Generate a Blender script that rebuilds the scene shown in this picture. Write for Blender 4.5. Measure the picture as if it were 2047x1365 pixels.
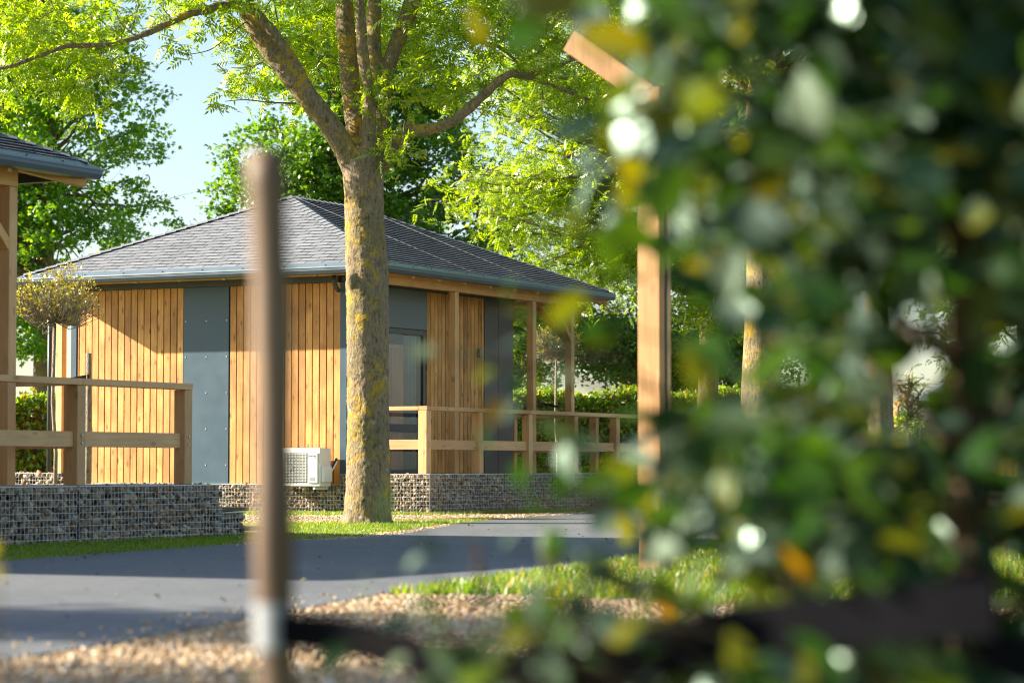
import bpy, math, random
import numpy as np
from mathutils import Vector, Matrix
R = math.radians
rnd = random.Random(7)
rng = np.random.default_rng(11)
for o in list(bpy.data.objects):
    bpy.data.objects.remove(o)
scene = bpy.context.scene
C = scene.collection

# ------------------------------------------------------------------ camera, sky, sun, exposure
F = 5400.0; CX = 1023.5; CY = 682.5; HOR = 933.0
EYE = 0.72
PITCH = math.atan((HOR - CY) / F)
cam_d = bpy.data.cameras.new('camera')
cam_d.sensor_width = 36.0
cam_d.lens = F / 2047.0 * 36.0
cam_d.clip_start = 0.1; cam_d.clip_end = 3000
cam_d.dof.use_dof = True
cam_d.dof.focus_distance = 35.0
cam_d.dof.aperture_fstop = cam_d.lens / 1000.0 / 0.036
cam_d.dof.aperture_blades = 0
cam = bpy.data.objects.new('camera', cam_d); C.objects.link(cam)
cam.location = (0, 0, EYE)
cam.rotation_euler = (math.pi / 2 + PITCH, 0, 0)
scene.camera = cam

SUN_EL = 25.6
SUN_H = Vector((-2.286, 0.283, 0)).normalized()       # horizontal direction towards the sun
sun_dir = Vector((SUN_H.x * math.cos(R(SUN_EL)), SUN_H.y * math.cos(R(SUN_EL)), math.sin(R(SUN_EL))))
world = bpy.data.worlds.new('World'); scene.world = world; world.use_nodes = True
wn = world.node_tree; wn.nodes.clear()
sky = wn.nodes.new('ShaderNodeTexSky'); sky.sky_type = 'NISHITA'; sky.sun_disc = False
sky.sun_elevation = R(SUN_EL)
sky.sun_rotation = math.atan2(SUN_H.x, SUN_H.y)
sky.air_density = 1.0; sky.dust_density = 1.0; sky.ozone_density = 1.2
bg = wn.nodes.new('ShaderNodeBackground'); bg.inputs['Strength'].default_value = 0.064
wo = wn.nodes.new('ShaderNodeOutputWorld')
wn.links.new(sky.outputs[0], bg.inputs[0]); wn.links.new(bg.outputs[0], wo.inputs[0])
sl = bpy.data.lights.new('sun', 'SUN'); sl.energy = 5.0; sl.angle = R(0.55); sl.color = (1.0, 0.88, 0.70)
so = bpy.data.objects.new('sun', sl); C.objects.link(so)
so.rotation_euler = sun_dir.to_track_quat('Z', 'Y').to_euler()
scene.view_settings.view_transform = 'Standard'; scene.view_settings.look = 'None'
scene.view_settings.gamma = 1.0; scene.view_settings.use_curve_mapping = False
scene.view_settings.exposure = 1.85
scene.render.engine = 'CYCLES'
scene.cycles.use_denoising = True
scene.cycles.filter_width = 1.1
scene.cycles.max_bounces = 8; scene.cycles.transmission_bounces = 6; scene.cycles.transparent_max_bounces = 8
scene.cycles.sample_clamp_indirect = 6

# ------------------------------------------------------------------ helpers
def at(px, py, Y):
    """world point seen at photograph pixel (px, py) at depth Y"""
    c, s = math.cos(PITCH), math.sin(PITCH)
    dx = px - CX; up = CY - py
    d = Vector((dx, -s * up + c * F, c * up + s * F))
    t = Y / d.y
    return Vector((d.x * t, Y, EYE + d.z * t))

def gr(px, py):
    """ground point under a pixel"""
    Y = EYE * F / (py - HOR)
    return ((px - CX) / F * Y, Y)

def tag(o, label=None, cat=None, group=None, kind=None):
    if label: o['label'] = label
    if cat: o['category'] = cat
    if group: o['group'] = group
    if kind: o['kind'] = kind
    return o

def empty(name, loc=(0, 0, 0), rz=0.0):
    o = bpy.data.objects.new(name, None); C.objects.link(o)
    o.location = loc; o.rotation_euler = (0, 0, rz); o.empty_display_size = 0.2
    return o

def link(name, me, mat=None, parent=None, smooth=False):
    if mat is not None and len(me.materials) == 0: me.materials.append(mat)
    if smooth and len(me.polygons):
        me.polygons.foreach_set('use_smooth', np.ones(len(me.polygons), bool))
    o = bpy.data.objects.new(name, me); C.objects.link(o)
    if parent: o.parent = parent
    return o

class MB:
    def __init__(s): s.v = []; s.f = []
    def box(s, a, b):
        x0, y0, z0 = a; x1, y1, z1 = b
        n = len(s.v)
        s.v += [(x0,y0,z0),(x1,y0,z0),(x1,y1,z0),(x0,y1,z0),(x0,y0,z1),(x1,y0,z1),(x1,y1,z1),(x0,y1,z1)]
        s.f += [(n,n+3,n+2,n+1),(n+4,n+5,n+6,n+7),(n,n+1,n+5,n+4),(n+1,n+2,n+6,n+5),(n+2,n+3,n+7,n+6),(n+3,n,n+4,n+7)]
        return s
    def beam(s, p, q, w, h, up=(0, 0, 1)):
        """box bar between p and q, w across, h along up"""
        p = Vector(p); q = Vector(q); d = (q - p).normalized(); up = Vector(up)
        sd = d.cross(up).normalized(); u2 = sd.cross(d).normalized()
        n = len(s.v)
        for c in (p, q):
            for a, b in ((-1,-1),(1,-1),(1,1),(-1,1)):
                s.v.append(tuple(c + sd * (a * w / 2) + u2 * (b * h / 2)))
        s.f += [(n,n+1,n+2,n+3),(n+7,n+6,n+5,n+4),(n,n+4,n+5,n+1),(n+1,n+5,n+6,n+2),(n+2,n+6,n+7,n+3),(n+3,n+7,n+4,n)]
        return s
    def tube(s, pts, rad, seg=8, caps=True):
        pts = [Vector(p) for p in pts]; n0 = len(s.v)
        prev = None
        for i, p in enumerate(pts):
            if i == 0: d = pts[1] - p
            elif i == len(pts) - 1: d = p - pts[i - 1]
            else: d = pts[i + 1] - pts[i - 1]
            if d.length < 1e-9: d = Vector((0, 0, 1))
            d.normalize()
            if prev is None:
                a = Vector((0, 0, 1)) if abs(d.z) < .9 else Vector((1, 0, 0))
                u = d.cross(a).normalized()
            else:
                u = (prev - d * prev.dot(d))
                u = u.normalized() if u.length > 1e-6 else d.orthogonal().normalized()
            prev = u; w = d.cross(u)
            r = rad[i] if hasattr(rad, '__len__') else rad
            for k in range(seg):
                t = 2 * math.pi * k / seg
                s.v.append(tuple(p + u * (math.cos(t) * r) + w * (math.sin(t) * r)))
        for i in range(len(pts) - 1):
            for k in range(seg):
                a = n0 + i * seg + k; b = n0 + i * seg + (k + 1) % seg
                s.f.append((a, b, b + seg, a + seg))
        if caps:
            s.f.append(tuple(n0 + k for k in reversed(range(seg))))
            m = n0 + (len(pts) - 1) * seg
            s.f.append(tuple(m + k for k in range(seg)))
        return s
    def poly(s, pts):
        n = len(s.v); s.v += [tuple(p) for p in pts]; s.f.append(tuple(range(n, n + len(pts)))); return s
    def mesh(s, name):
        me = bpy.data.meshes.new(name); me.from_pydata(s.v, [], s.f); me.update(); return me
    def obj(s, name, mat, parent=None, smooth=False, bevel=0.0):
        o = link(name, s.mesh(name), mat, parent, smooth)
        if bevel:
            m = o.modifiers.new('bevel', 'BEVEL'); m.width = bevel; m.segments = 1; m.limit_method = 'ANGLE'
        return o

def bulk_mesh(name, V, faces):
    """V: (N,k,3) copies of one template, faces: template faces all of the same length"""
    N, k, _ = V.shape; faces = np.asarray(faces, np.int64); m, L = faces.shape
    me = bpy.data.meshes.new(name)
    me.vertices.add(N * k); me.vertices.foreach_set('co', V.reshape(-1).astype(np.float32))
    idx = (faces[None] + (np.arange(N) * k)[:, None, None]).reshape(-1).astype(np.int32)
    me.loops.add(len(idx)); me.loops.foreach_set('vertex_index', idx)
    me.polygons.add(N * m)
    me.polygons.foreach_set('loop_start', (np.arange(N * m) * L).astype(np.int32))
    me.update(calc_edges=True); me.validate()
    return me

def rots(N, tilt=None, up=None):
    """random rotation matrices (N,3,3). tilt: std of tilt from z up (radians), None = uniform"""
    yaw = rng.uniform(0, 2 * math.pi, N)
    if tilt is None:
        q = rng.normal(size=(N, 4)); q /= np.linalg.norm(q, axis=1)[:, None]
        w, x, y, z = q.T
        return np.stack([1-2*(y*y+z*z), 2*(x*y-z*w), 2*(x*z+y*w), 2*(x*y+z*w), 1-2*(x*x+z*z), 2*(y*z-x*w),
                         2*(x*z-y*w), 2*(y*z+x*w), 1-2*(x*x+y*y)], -1).reshape(N, 3, 3)
    a = rng.normal(0, tilt, N); b = rng.normal(0, tilt, N)
    cy, sy = np.cos(yaw), np.sin(yaw); ca, sa = np.cos(a), np.sin(a); cb, sb = np.cos(b), np.sin(b)
    Z = np.zeros(N); O = np.ones(N)
    Rz = np.stack([cy,-sy,Z, sy,cy,Z, Z,Z,O], -1).reshape(N,3,3)
    Rx = np.stack([O,Z,Z, Z,ca,-sa, Z,sa,ca], -1).reshape(N,3,3)
    Ry = np.stack([cb,Z,sb, Z,O,Z, -sb,Z,cb], -1).reshape(N,3,3)
    return Rz @ Ry @ Rx

def place(T, P, Rm, S):
    """T (k,3) template -> (N,k,3)"""
    V = np.einsum('nij,kj->nki', Rm, T) * np.asarray(S)[:, None, None]
    return V + P[:, None, :]

# ------------------------------------------------------------------ materials
def mat(name):
    m = bpy.data.materials.new(name); m.use_nodes = True
    n = m.node_tree.nodes; l = m.node_tree.links
    return m, n, l, n['Principled BSDF']
def N(n, t, **kw):
    x = n.new(t)
    for k, v in kw.items():
        if k in x.inputs.keys(): x.inputs[k].default_value = v
        else: setattr(x, k, v)
    return x
def ramp(n, stops):
    r = n.new('ShaderNodeValToRGB'); e = r.color_ramp.elements
    e[0].position, e[0].color = stops[0][0], (*stops[0][1], 1)
    e[1].position, e[1].color = stops[-1][0], (*stops[-1][1], 1)
    for p, c in stops[1:-1]:
        k = e.new(p); k.color = (*c, 1)
    return r
def mixc(n, l, fac, a, b, mode='MIX'):
    m = n.new('ShaderNodeMix'); m.data_type = 'RGBA'; m.blend_type = mode
    for sock, v in ((m.inputs[0], fac), (m.inputs[6], a), (m.inputs[7], b)):
        if hasattr(v, 'is_linked'): l.new(v, sock)
        elif isinstance(v, tuple): sock.default_value = (*v, 1)
        else: sock.default_value = v
    return m.outputs[2]
def rand_out(n, l):
    g = n.new('ShaderNodeNewGeometry'); oi = n.new('ShaderNodeObjectInfo')
    a = n.new('ShaderNodeMath'); a.operation = 'ADD'
    l.new(g.outputs['Random Per Island'], a.inputs[0]); l.new(oi.outputs['Random'], a.inputs[1])
    f = n.new('ShaderNodeMath'); f.operation = 'FRACT'; l.new(a.outputs[0], f.inputs[0])
    return f.outputs[0]
def bump(n, l, b, h, strength=.3, dist=.01):
    x = n.new('ShaderNodeBump'); x.inputs['Strength'].default_value = strength; x.inputs['Distance'].default_value = dist
    l.new(h, x.inputs['Height']); l.new(x.outputs[0], b.inputs['Normal'])

def wood(name, c1, c2, dark, horiz=False, knots=1.0, rough=.6, stain=0.25):
    m, n, l, b = mat(name)
    g = n.new('ShaderNodeNewGeometry'); rd = rand_out(n, l)
    tc = n.new('ShaderNodeTexCoord')
    off = n.new('ShaderNodeVectorMath'); off.operation = 'MULTIPLY_ADD'
    cmb = n.new('ShaderNodeCombineXYZ')
    for i in range(3): l.new(rd, cmb.inputs[i])
    l.new(cmb.outputs[0], off.inputs[0]); off.inputs[1].default_value = (37, 53, 71); l.new(g.outputs['Position'], off.inputs[2])
    mp = n.new('ShaderNodeMapping'); mp.inputs['Scale'].default_value = (1.2, 1.2, 22) if horiz else (22, 22, 1.2)
    l.new(off.outputs[0], mp.inputs[0])
    gn = N(n, 'ShaderNodeTexNoise', Scale=2.2, Detail=5.0, Distortion=.6); l.new(mp.outputs[0], gn.inputs[0])
    cr = ramp(n, [(.3, c1), (.7, c2)]); l.new(gn.outputs[0], cr.inputs[0])
    big = N(n, 'ShaderNodeTexNoise', Scale=2.0, Detail=3.0); l.new(off.outputs[0], big.inputs[0])
    br = ramp(n, [(.35, (.62, .55, .45)), (.62, (1, 1, 1))]); l.new(big.outputs[0], br.inputs[0])
    col = mixc(n, l, stain * 2, cr.outputs[0], br.outputs[0], 'MULTIPLY')
    pr = ramp(n, [(0, (.72, .66, .60)), (.5, (1, .97, .93)), (1, (1.12, 1.12, 1.1))]); l.new(rd, pr.inputs[0])
    col = mixc(n, l, .8, col, pr.outputs[0], 'MULTIPLY')
    if knots:
        mk = n.new('ShaderNodeMapping'); mk.inputs['Scale'].default_value = (3.4, 3.4, 8) if horiz else (8, 8, 3.4)
        l.new(off.outputs[0], mk.inputs[0])
        vo = N(n, 'ShaderNodeTexVoronoi', Scale=1.0, Randomness=1.0); l.new(mk.outputs[0], vo.inputs[0])
        kr = ramp(n, [(.07, (1, 1, 1)), (.22, (0, 0, 0))]); l.new(vo.outputs['Distance'], kr.inputs[0])
        km = n.new('ShaderNodeMath'); km.operation = 'MULTIPLY'; km.inputs[1].default_value = .8 * knots; l.new(kr.outputs[0], km.inputs[0])
        col = mixc(n, l, km.outputs[0], col, dark)
    l.new(col, b.inputs['Base Color']); b.inputs['Roughness'].default_value = rough
    bump(n, l, b, gn.outputs[0], .25, .003)
    return m

def metal(name, col, rough=.4, metallic=.0, var=.15):
    m, n, l, b = mat(name)
    g = n.new('ShaderNodeNewGeometry')
    no = N(n, 'ShaderNodeTexNoise', Scale=3.0, Detail=6.0); l.new(g.outputs['Position'], no.inputs[0])
    lo = tuple(c * (1 - var) for c in col); hi = tuple(min(1, c * (1 + var)) for c in col)
    r = ramp(n, [(.3, lo), (.7, hi)]); l.new(no.outputs[0], r.inputs[0])
    l.new(r.outputs[0], b.inputs['Base Color'])
    rr = n.new('ShaderNodeMapRange'); rr.inputs[3].default_value = rough * .8; rr.inputs[4].default_value = rough * 1.25
    l.new(no.outputs[0], rr.inputs[0]); l.new(rr.outputs[0], b.inputs['Roughness'])
    b.inputs['Metallic'].default_value = metallic
    return m

def leafmat(name, cols, trans, gloss=.12, rough=.35, tfac=.5, odd=None, fres=.12, gcol=(1, 1, 1)):
    """cols: list of colours picked per leaf; trans: tint for light passing through"""
    m, n, l, b = mat(name); n.remove(b)
    rd = rand_out(n, l)
    st = [(i / max(1, len(cols) - 1), c) for i, c in enumerate(cols)]
    r = ramp(n, st); l.new(rd, r.inputs[0])
    g = n.new('ShaderNodeNewGeometry')
    no = N(n, 'ShaderNodeTexNoise', Scale=1.1, Detail=2.0); l.new(g.outputs['Position'], no.inputs[0])
    vr = ramp(n, [(.35, (.75, .85, .8)), (.65, (1.15, 1.1, .9))]); l.new(no.outputs[0], vr.inputs[0])
    col = mixc(n, l, .7, r.outputs[0], vr.outputs[0], 'MULTIPLY')
    if odd:
        lt = n.new('ShaderNodeMath'); lt.operation = 'LESS_THAN'; lt.inputs[1].default_value = odd[0]
        sc = n.new('ShaderNodeMath'); sc.operation = 'MULTIPLY'; sc.inputs[1].default_value = 17.31; l.new(rd, sc.inputs[0])
        fr = n.new('ShaderNodeMath'); fr.operation = 'FRACT'; l.new(sc.outputs[0], fr.inputs[0]); l.new(fr.outputs[0], lt.inputs[0])
        col = mixc(n, l, lt.outputs[0], col, odd[1])
    tcol = mixc(n, l, 1.0, col, trans, 'MULTIPLY')
    d = n.new('ShaderNodeBsdfDiffuse'); l.new(col, d.inputs[0])
    t = n.new('ShaderNodeBsdfTranslucent'); l.new(tcol, t.inputs[0])
    mx = n.new('ShaderNodeMixShader'); mx.inputs[0].default_value = tfac; l.new(d.outputs[0], mx.inputs[1]); l.new(t.outputs[0], mx.inputs[2])
    gl = n.new('ShaderNodeBsdfGlossy'); gl.inputs['Roughness'].default_value = rough; gl.inputs[0].default_value = (*gcol, 1)
    fz = n.new('ShaderNodeFresnel'); fz.inputs[0].default_value = 1.45
    fm = n.new('ShaderNodeMath'); fm.operation = 'MULTIPLY_ADD'; fm.inputs[1].default_value = fres; fm.inputs[2].default_value = gloss; l.new(fz.outputs[0], fm.inputs[0])
    m2 = n.new('ShaderNodeMixShader'); l.new(fm.outputs[0], m2.inputs[0]); l.new(mx.outputs[0], m2.inputs[1]); l.new(gl.outputs[0], m2.inputs[2])
    l.new(m2.outputs[0], n['Material Output'].inputs[0])
    return m

def stonemat(name, stops, scale=8.0):
    m, n, l, b = mat(name)
    rd = rand_out(n, l); r = ramp(n, stops); l.new(rd, r.inputs[0])
    g = n.new('ShaderNodeNewGeometry')
    no = N(n, 'ShaderNodeTexNoise', Scale=scale * 4, Detail=4.0); l.new(g.outputs['Position'], no.inputs[0])
    v = ramp(n, [(.3, (.6, .58, .55)), (.7, (1.15, 1.12, 1.1))]); l.new(no.outputs[0], v.inputs[0])
    col = mixc(n, l, .8, r.outputs[0], v.outputs[0], 'MULTIPLY')
    l.new(col, b.inputs['Base Color']); b.inputs['Roughness'].default_value = .85
    bump(n, l, b, no.outputs[0], .5, .01)
    return m

def barkmat(name, base, lichen=.5, lich_c=(.50, .33, .02), moss=.4, fine=1.0, lo=.48, hi=.60):
    m, n, l, b = mat(name)
    g = n.new('ShaderNodeNewGeometry')
    mp = n.new('ShaderNodeMapping'); mp.inputs['Scale'].default_value = (9, 9, 2.2); l.new(g.outputs['Position'], mp.inputs[0])
    f1 = N(n, 'ShaderNodeTexNoise', Scale=5.0 * fine, Detail=8.0, Roughness=.65, Distortion=.8); l.new(mp.outputs[0], f1.inputs[0])
    d = tuple(c * .30 for c in base); h = tuple(min(1, c * 1.25) for c in base)
    r = ramp(n, [(.32, d), (.5, base), (.72, h)]); l.new(f1.outputs[0], r.inputs[0])
    col = r.outputs[0]
    f2 = N(n, 'ShaderNodeTexNoise', Scale=2.8, Detail=14.0, Roughness=.82, Distortion=.3); l.new(g.outputs['Position'], f2.inputs[0])
    if moss:
        mr = ramp(n, [(lo - .04, (0, 0, 0)), (hi + .1, (1, 1, 1))]); f3 = N(n, 'ShaderNodeTexNoise', Scale=1.7, Detail=8.0, Roughness=.7)
        mo = n.new('ShaderNodeVectorMath'); mo.operation = 'ADD'; mo.inputs[1].default_value = (13, 5, 2); l.new(g.outputs['Position'], mo.inputs[0]); l.new(mo.outputs[0], f3.inputs[0])
        l.new(f3.outputs[0], mr.inputs[0])
        mm = n.new('ShaderNodeMath'); mm.operation = 'MULTIPLY'; mm.inputs[1].default_value = moss; l.new(mr.outputs[0], mm.inputs[0])
        col = mixc(n, l, mm.outputs[0], col, (.17, .15, .035))
    lr = ramp(n, [(lo, (0, 0, 0)), (hi, (1, 1, 1))]); l.new(f2.outputs[0], lr.inputs[0])
    lm = n.new('ShaderNodeMath'); lm.operation = 'MULTIPLY'; lm.inputs[1].default_value = lichen; l.new(lr.outputs[0], lm.inputs[0])
    col = mixc(n, l, lm.outputs[0], col, lich_c)
    # pale grey lichen spots and dark pits
    vo = N(n, 'ShaderNodeTexVoronoi', Scale=5.0); l.new(g.outputs['Position'], vo.inputs[0])
    vr = ramp(n, [(.10, (1, 1, 1)), (.16, (0, 0, 0))]); l.new(vo.outputs['Distance'], vr.inputs[0])
    vm = n.new('ShaderNodeMath'); vm.operation = 'MULTIPLY'; vm.inputs[1].default_value = .5; l.new(vr.outputs[0], vm.inputs[0])
    col = mixc(n, l, vm.outputs[0], col, (.42, .45, .42))
    mpp = n.new('ShaderNodeMapping'); mpp.inputs['Scale'].default_value = (1, 1, .7); l.new(g.outputs['Position'], mpp.inputs[0])
    f4 = N(n, 'ShaderNodeTexNoise', Scale=17.0, Detail=6.0, Roughness=.75); l.new(mpp.outputs[0], f4.inputs[0])
    dr = ramp(n, [(.33, (.22, .19, .15)), (.46, (1, 1, 1))]); l.new(f4.outputs[0], dr.inputs[0])
    col = mixc(n, l, .85, col, dr.outputs[0], 'MULTIPLY')
    l.new(col, b.inputs['Base Color']); b.inputs['Roughness'].default_value = .9
    ad = n.new('ShaderNodeMath'); ad.operation = 'ADD'; l.new(f1.outputs[0], ad.inputs[0]); l.new(f4.outputs[0], ad.inputs[1])
    bump(n, l, b, ad.outputs[0], .9, .03)
    return m

M = {}
M['clad'] = wood('larch_cladding', (.57, .255, .060), (.79, .425, .135), (.17, .05, .02), knots=1.0, stain=.42)
M['frame_v'] = wood('pine_post', (.62, .34, .14), (.72, .45, .22), (.20, .09, .04), knots=.7, stain=.15)
M['frame_h'] = wood('pine_beam', (.62, .34, .14), (.72, .45, .22), (.20, .09, .04), horiz=True, knots=.7, stain=.15)
M['stake'] = wood('stake_wood', (.07, .043, .03), (.26, .165, .10), (.03, .02, .015), knots=.5, stain=.4)
M['lampwood'] = wood('lamp_wood', (.50, .27, .10), (.66, .39, .17), (.16, .07, .03), knots=.5)
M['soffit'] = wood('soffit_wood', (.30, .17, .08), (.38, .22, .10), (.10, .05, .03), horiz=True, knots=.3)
M['blue'] = metal('slate_blue_panel', (.036, .078, .118), .42, 0, .08)
M['dark'] = metal('anthracite_metal', (.055, .062, .075), .45, 0, .15)
M['gutter'] = metal('zinc_flashing', (.15, .20, .235), .36, .2, .12)
M['gutterdark'] = metal('dark_zinc_gutter', (.06, .085, .11), .4, .1, .12)
M['shutter'] = metal('grey_shutter', (.12, .155, .19), .5, 0, .05)
M['brownpanel'] = metal('dark_brown_panel', (.085, .075, .078), .5, 0, .08)
M['wire'] = metal('galvanised_wire', (.42, .46, .50), .4, .5, .1)
M['white'] = metal('white_enamel', (.78, .80, .78), .35, 0, .03)
M['grey'] = metal('grey_plastic', (.22, .23, .23), .5)
M['black'] = metal('black_rubber', (.016, .016, .018), .55)
M['blackstrap'] = metal('black_tree_tie', (.008, .008, .010), .9)
_b = M['blackstrap'].node_tree.nodes['Principled BSDF']; _b.inputs['Specular IOR Level'].default_value = .0
M['label'] = metal('pale_label', (.27, .29, .32), .5, 0, .15)
M['ink'] = metal('dark_ink', (.03, .04, .10), .5)
M['red'] = metal('red_ink', (.45, .06, .05), .5)

def shingle_mat():
    m, n, l, b = mat('slate_shingle')
    rd = rand_out(n, l)
    r = ramp(n, [(0, (.155, .172, .20)), (.5, (.18, .197, .225)), (1, (.21, .223, .25))]); l.new(rd, r.inputs[0])
    g = n.new('ShaderNodeNewGeometry')
    no = N(n, 'ShaderNodeTexNoise', Scale=60.0, Detail=2.0); l.new(g.outputs['Position'], no.inputs[0])
    v = ramp(n, [(.3, (.9, .9, .9)), (.7, (1.08, 1.08, 1.08))]); l.new(no.outputs[0], v.inputs[0])
    n2 = N(n, 'ShaderNodeTexNoise', Scale=.8, Detail=4.0); l.new(g.outputs['Position'], n2.inputs[0])
    v2 = ramp(n, [(.3, (.85, .85, .85)), (.7, (1.1, 1.1, 1.1))]); l.new(n2.outputs[0], v2.inputs[0])
    col = mixc(n, l, .6, r.outputs[0], v.outputs[0], 'MULTIPLY'); col = mixc(n, l, .8, col, v2.outputs[0], 'MULTIPLY')
    l.new(col, b.inputs['Base Color']); b.inputs['Roughness'].default_value = .75
    return m
M['shingle'] = shingle_mat()

def glass():
    m, n, l, b = mat('door_glass'); n.remove(b)
    tr = n.new('ShaderNodeBsdfTransparent'); tr.inputs[0].default_value = (.93, .95, .97, 1)
    gl = n.new('ShaderNodeBsdfGlossy'); gl.inputs['Roughness'].default_value = .02; gl.inputs[0].default_value = (.9, .95, 1, 1)
    lw = n.new('ShaderNodeLayerWeight'); lw.inputs[0].default_value = .5
    pw = n.new('ShaderNodeMath'); pw.operation = 'POWER'; pw.inputs[1].default_value = 4; l.new(lw.outputs['Facing'], pw.inputs[0])
    fz = n.new('ShaderNodeMath'); fz.operation = 'MULTIPLY_ADD'; fz.inputs[1].default_value = .35; fz.inputs[2].default_value = .02; l.new(pw.outputs[0], fz.inputs[0])
    mx = n.new('ShaderNodeMixShader'); l.new(fz.outputs[0], mx.inputs[0]); l.new(tr.outputs[0], mx.inputs[1]); l.new(gl.outputs[0], mx.inputs[2])
    l.new(mx.outputs[0], n['Material Output'].inputs[0]); return m
M['glass'] = glass()
M['wood_reflection'] = wood('reflected_wood_brown', (.26, .11, .06), (.36, .17, .10), (.1, .04, .03), knots=.3)
M['beam'] = wood('bounce_lit_beam', (.60, .31, .10), (.72, .41, .15), (.2, .08, .03), horiz=True, knots=.7, stain=.15)  # post wood pushed to orange, warm bounced light put into the colour
M['edge_shade'] = metal('shaded_bitumen_edge', (.022, .024, .03), .9)  # bitumen edge tone, also carries the painted shade of the course lines
M['curtain'] = metal('grey_curtain', (.12, .17, .21), .8, 0, .2)

M['stone'] = stonemat('flint_stone', [(0, (.10, .09, .08)), (.2, (.26, .165, .095)), (.45, (.42, .28, .16)), (.75, (.32, .27, .21)), (1, (.60, .50, .37))])
M['gravel'] = stonemat('pale_gravel_stone', [(0, (.22, .13, .06)), (.3, (.50, .34, .18)), (.7, (.62, .48, .31)), (1, (.74, .66, .54))], 20)

M['ash_leaf'] = leafmat('ash_leaf', [(.125, .225, .009), (.19, .305, .010), (.28, .365, .010)], (2.35, 2.1, .5), tfac=.55, gloss=.012, rough=.5)
M['maple_leaf'] = leafmat('maple_leaf', [(.065, .18, .012), (.10, .24, .014), (.19, .32, .015)], (2.9, 2.4, .5), tfac=.55, gloss=.012, rough=.5)
M['dark_leaf'] = leafmat('dark_leaf', [(.055, .15, .013), (.085, .20, .015), (.14, .26, .016)], (2.3, 2.0, .5), tfac=.5, gloss=.012, rough=.5)
M['hedge_leaf'] = leafmat('hedge_leaf', [(.08, .19, .01), (.15, .28, .012), (.32, .38, .015)], (2.0, 1.7, .4), tfac=.5, gloss=.015, rough=.5, odd=(.06, (.30, .16, .03)))
M['bud_leaf'] = leafmat('yellow_bud_leaf', [(.42, .36, .02), (.55, .45, .03), (.40, .42, .03)], (1.3, 1.2, .6), tfac=.4, gloss=.03, rough=.4)
M['laurel'] = leafmat('glossy_shrub_leaf', [(.006, .022, .019), (.008, .029, .021), (.015, .038, .014), (.055, .062, .004)], (5.0, 3.8, .2), tfac=.5, gloss=.012, rough=.50, odd=(.012, (.085, .054, .001)), fres=.34, gcol=(.72, .95, .84))
M['grass'] = leafmat('grass_blade', [(.09, .18, .012), (.13, .24, .014), (.22, .31, .022)], (2.0, 1.8, .5), tfac=.5, gloss=.006, rough=.6, odd=(.09, (.44, .33, .14)))
M['bark'] = barkmat('lichen_bark', (.27, .205, .13), lichen=.95, lich_c=(.52, .33, .010), moss=.7, lo=.51, hi=.59)
M['bark2'] = barkmat('grey_bark', (.22, .17, .12), lichen=.4, moss=.4)
M['bark3'] = barkmat('pale_twig_bark', (.34, .28, .22), lichen=.2, moss=.2, fine=2)
M['stembrown'] = barkmat('brown_stem_bark', (.14, .075, .05), lichen=.1, moss=.2, fine=2)

def ground_mat():
    m, n, l, b = mat('meadow_ground')
    g = n.new('ShaderNodeNewGeometry')
    a = N(n, 'ShaderNodeTexNoise', Scale=.7, Detail=8.0, Roughness=.7); l.new(g.outputs['Position'], a.inputs[0])
    r = ramp(n, [(.35, (.07, .12, .02)), (.52, (.12, .17, .03)), (.62, (.26, .22, .11)), (.75, (.34, .28, .17))]); l.new(a.outputs[0], r.inputs[0])
    c = N(n, 'ShaderNodeTexNoise', Scale=45.0, Detail=6.0, Roughness=.8); l.new(g.outputs['Position'], c.inputs[0])
    v = ramp(n, [(.3, (.45, .45, .45)), (.7, (1.3, 1.3, 1.3))]); l.new(c.outputs[0], v.inputs[0])
    col = mixc(n, l, .85, r.outputs[0], v.outputs[0], 'MULTIPLY')
    l.new(col, b.inputs['Base Color']); b.inputs['Roughness'].default_value = .95
    bump(n, l, b, c.outputs[0], .8, .03)
    return m
def asphalt_mat():
    m, n, l, b = mat('asphalt')
    g = n.new('ShaderNodeNewGeometry')
    a = N(n, 'ShaderNodeTexNoise', Scale=.5, Detail=5.0); l.new(g.outputs['Position'], a.inputs[0])
    r = ramp(n, [(.3, (.112, .127, .148)), (.7, (.145, .157, .175))]); l.new(a.outputs[0], r.inputs[0])
    c = N(n, 'ShaderNodeTexVoronoi', Scale=110.0); l.new(g.outputs['Position'], c.inputs[0])
    v = ramp(n, [(.0, (1.7, 1.65, 1.55)), (.5, (.85, .85, .85)), (.9, (.4, .4, .4))]); l.new(c.outputs['Distance'], v.inputs[0])
    st = N(n, 'ShaderNodeTexNoise', Scale=6.0, Detail=10.0, Roughness=.8); l.new(g.outputs['Position'], st.inputs[0])
    sv = ramp(n, [(.35, (.80, .80, .82)), (.6, (1.08, 1.07, 1.04)), (.72, (1.25, 1.2, 1.1))]); l.new(st.outputs[0], sv.inputs[0])
    r0_ = mixc(n, l, 1.0, r.outputs[0], sv.outputs[0], 'MULTIPLY'); r = type('o', (), {'outputs': [r0_]})
    col = mixc(n, l, .75, r.outputs[0], v.outputs[0], 'MULTIPLY')
    l.new(col, b.inputs['Base Color']); b.inputs['Roughness'].default_value = .72
    bump(n, l, b, c.outputs['Distance'], .5, .004)
    return m
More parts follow.
